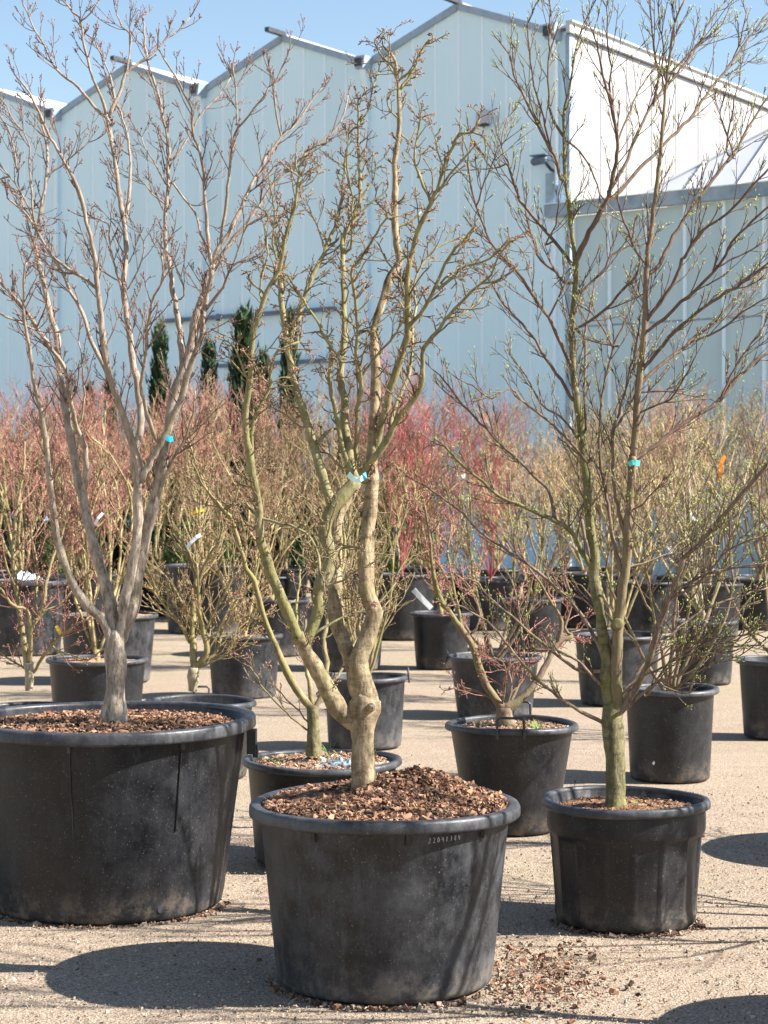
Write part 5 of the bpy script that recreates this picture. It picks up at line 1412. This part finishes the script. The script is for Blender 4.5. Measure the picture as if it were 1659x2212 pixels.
for i, (x, d, h, w) in enumerate([(-6.6, 33.5, 2.3, 1.3), (-5.4, 33, 2.1, 1.2), (-4.2, 33.4, 2.4, 1.3), (-3.1, 33, 2.0, 1.2), (-2.0, 33.3, 2.2, 1.2), (-0.9, 33, 1.9, 1.1), (0.3, 33.4, 1.8, 1.1),
                                   (-4.1, 25.2, 1.2, 0.8), (-2.4, 25.1, 1.2, 0.8)]):
    r = empty('evergreen_bush', (x, d, 0), rng.uniform(0, 6)); r.scale = (w, w, h)
    tag(r, 'dark green leafy evergreen behind the pink shrubs at left', 'bush', 'dark green evergreens behind the pink shrubs')
    for (nm, me, kd) in EV[i % 2]: link_mesh(nm, me, r, kd)

# pots and trees just right of the picture, whose shadows fall into it
po1 = make_pot((1.96, 5.68, 0), 0.46, 0.575, 0.36, 'broad tub outside the frame whose round shadow falls bottom right', soil=0.05, soil_mat='soil', mat='plastic_worn', rimw=0.03, rimh=0.04, seed=91, group=PLANT)
c = copy_tree(big_left); c.location = (1.96, 5.68, 0.50); c.rotation_euler = (0, 0, math.radians(80)); c.scale = (0.85, 0.85, 0.85)
c['label'] = 'bare tree outside the frame casting branch shadows on the central tub'
po2 = make_pot((2.62, 7.15, 0), 0.36, 0.48, 0.28, 'tub outside the frame beyond the fluted pot', seed=92, group=PLANT)
place_shrub('green', (2.62, 7.15, 0.44), 1.0, 2.7, 'bare tree outside the frame casting thin shadows on the gravel', name='shrub')
po3 = make_pot((2.58, 8.66, 0), 0.48, 0.55, 0.38, 'tub outside the frame with its shadow at the right edge', seed=93, group=PLANT)
c = copy_tree(forked); c.location = (2.60, 8.66, 0.50); c.rotation_euler = (0, 0, math.radians(200)); c.scale = (0.8, 0.8, 0.8)
c['label'] = 'bare tree outside the frame beyond the right edge'

# ------------------------------------------------------------------ ties, tags, sheets
def ribbon(pts, w, mat, label, name='plant_tie', cat='plant tie', group=None, wdir=(0, 0, 1), thick=0.0012):
    pts = np.array(pts, float); o = pts.mean(0); pts = pts - o
    T_ = unit(np.gradient(pts, axis=0)); wd = np.array(wdir, float)
    W = wd[None] - T_ * (T_ @ wd)[:, None]; W = unit(W) * w / 2; N = unit(np.cross(T_, W)) * thick / 2
    v = np.stack([pts - W - N, pts + W - N, pts + W + N, pts - W + N], 1).reshape(-1, 3)
    n = len(pts); q = []
    for i in range(n - 1):
        for j in range(4): q.append((i * 4 + j, (i + 1) * 4 + j, (i + 1) * 4 + (j + 1) % 4, i * 4 + (j + 1) % 4))
    q.append((0, 1, 2, 3)); e = (n - 1) * 4; q.append((e + 3, e + 2, e + 1, e))
    m = MB(); m.add(v, quads=q); ob = m.build(name, mat, None, False); ob.location = tuple(o)
    tag(ob, label, cat, group); return ob
def strip(p2, d, w, mat, label, bow=0.01, **k):
    pts = []
    p2 = np.array(p2, float); n = len(p2)
    for i, (x, y) in enumerate(p2): pts.append(P3(x, y, d - bow * math.sin(PI * i / (n - 1))))
    return ribbon(pts, w, mat, label, **k)
strip([(348, 941), (354, 944), (360, 945), (367, 949), (374, 948)], 7.54, 0.022, 'tag_blue', 'bright blue plastic tie on the large left tree')
strip([(752, 1024), (762, 1034), (776, 1037), (786, 1030)], 6.33, 0.018, 'tag_aqua', 'pale aqua plastic tie round the central tree fork')
strip([(784, 1032), (788, 1028), (791, 1026)], 6.32, 0.020, 'tag_blue', 'tiny blue tie end beside the pale aqua tie')
strip([(1358, 1003), (1366, 999), (1374, 999), (1382, 1002)], 7.22, 0.020, 'tag_teal', 'teal plastic tie on the right stem of the forked tree')
strip([(1552, 1040), (1556, 1020), (1558, 1000), (1566, 985)], 12.0, 0.022, 'tag_orange', 'hanging orange ribbon among the shrubs at right', wdir=(1, 0, 0), name='ribbon', cat='ribbon')
strip([(410, 1110), (425, 1105), (442, 1101)], 14.5, 0.022, 'tag_yellow', 'yellow tag in the shrubs right of the left tree', name='plant_tag', cat='plant tag')
strip([(122, 1352), (127, 1362), (131, 1370)], 11.2, 0.02, 'tag_yellow', 'yellow tag low in the thin left shrub', name='plant_tag', cat='plant tag', wdir=(1, 0, 0))
strip([(205, 1133), (212, 1120), (222, 1108)], 13.5, 0.02, 'tag_white', 'white slip tag behind the pale left limbs', name='plant_tag', cat='plant tag', wdir=(1, 0, 0))
strip([(93, 1127), (98, 1122), (104, 1118)], 15.0, 0.03, 'tag_blue', 'small blue tag in the far left shrubs', name='plant_tag', cat='plant tag')
strip([(992, 1034), (999, 1030), (1006, 1027)], 16.5, 0.03, 'tag_white', 'white tag in the shrubs right of the crimson stems', name='plant_tag', cat='plant tag')
strip([(1483, 1112), (1494, 1118), (1508, 1124)], 12.5, 0.02, 'tag_white', 'long white tag low in the right-hand shrubs', name='plant_tag', cat='plant tag')
strip([(1438, 1180), (1446, 1186), (1452, 1196)], 12.5, 0.02, 'tag_white', 'curled white tag near the right-hand stems', name='plant_tag', cat='plant tag')
strip([(404, 1183), (412, 1172), (425, 1160), (434, 1155)], 11.0, 0.02, 'tag_white', 'curled white label in the yellow-olive shrub', name='plant_tag', cat='plant tag')
# white strip leaning by the far tub
strip([(893, 1274), (904, 1286), (918, 1300), (932, 1314)], 18.6, 0.05, 'tag_white', 'white board strip leaning against the tall shaded far tub', name='label_board', cat='board', thick=0.01)
# folded white sheet on the far left tub
def sheet(name, loc, sx, sy, amp, mat, label, cat, seed, n=14):
    rng = np.random.RandomState(seed)
    xs_ = np.linspace(-sx / 2, sx / 2, n); ys_ = np.linspace(-sy / 2, sy / 2, n)
    Z = np.abs(rng.normal(0, 1, (n, n))); Z = (Z + np.roll(Z, 1, 0) + np.roll(Z, 1, 1)) / 3 * amp
    X, Y = np.meshgrid(xs_, ys_); X = X + rng.normal(0, sx * 0.012, X.shape); Y = Y + rng.normal(0, sy * 0.012, Y.shape)
    fall = np.clip(1.15 - np.maximum(np.abs(X) / (sx / 2), np.abs(Y) / (sy / 2)) ** 2, 0.1, 1)
    v = np.stack([X, Y, Z * fall], -1).reshape(-1, 3)
    v2 = v.copy(); v2[:, 2] -= 0.0015 + amp * 0.05
    q = [(j * n + i, j * n + i + 1, (j + 1) * n + i + 1, (j + 1) * n + i) for j in range(n - 1) for i in range(n - 1)]
    q2 = [tuple(x + n * n for x in f[::-1]) for f in q]
    m = MB(); m.add(np.vstack([v, v2]), quads=q + q2); o = m.build(name, mat, None, False); o.location = loc
    tag(o, label, cat); return o
sheet('plastic_sheet', (p12.location.x + 0.07, p12.location.y - 0.25, 0.76), 0.30, 0.16, 0.07, 'tag_white', 'folded white sheet lying on the rim of the big far tub', 'sheet', 3)
sheet('plastic_sheet', (p5.location.x + 0.09, p5.location.y - 0.10, 0.432), 0.24, 0.16, 0.016, 'clear_plastic', 'crumpled clear bluish plastic sheet on the soil behind the central trunk', 'plastic sheet', 4, 22)
# grass
rng = np.random.RandomState(31)
grass_tuft((p4.location.x + 0.12, p4.location.y - 0.08, 0.478), 34, 0.085, 0.07, rng, 'bright green grass tuft right of the twisted tree trunk')
grass_tuft((p4.location.x + 0.05, p4.location.y + 0.02, 0.478), 12, 0.09, 0.05, rng, 'thin grass blades just behind the bright green tuft')
grass_tuft((p4.location.x - 0.16, p4.location.y + 0.10, 0.478), 10, 0.08, 0.05, rng, 'few grass blades left of the twisted tree trunk')
grass_tuft((p5.location.x - 0.20, p5.location.y - 0.02, 0.43), 14, 0.06, 0.09, rng, 'sparse grass at the left rim of the pot with the plastic sheet')
grass_tuft((p5.location.x + 0.03, p5.location.y + 0.12, 0.43), 8, 0.13, 0.12, rng, 'long grass blades behind the small mossy trunk')
grass_tuft((p5.location.x + 0.22, p5.location.y + 0.05, 0.43), 9, 0.11, 0.08, rng, 'grass blades at the right rim of the pot with the plastic sheet')
grass_tuft((p3.location.x + 0.05, p3.location.y + 0.05, 0.42), 8, 0.04, 0.03, rng, 'tiny green sprouts beside the moss-green trunk')
grass_tuft((p2.location.x + 0.26, p2.location.y - 0.05, 0.60), 5, 0.03, 0.02, rng, 'single tiny sprout in the bark mulch')
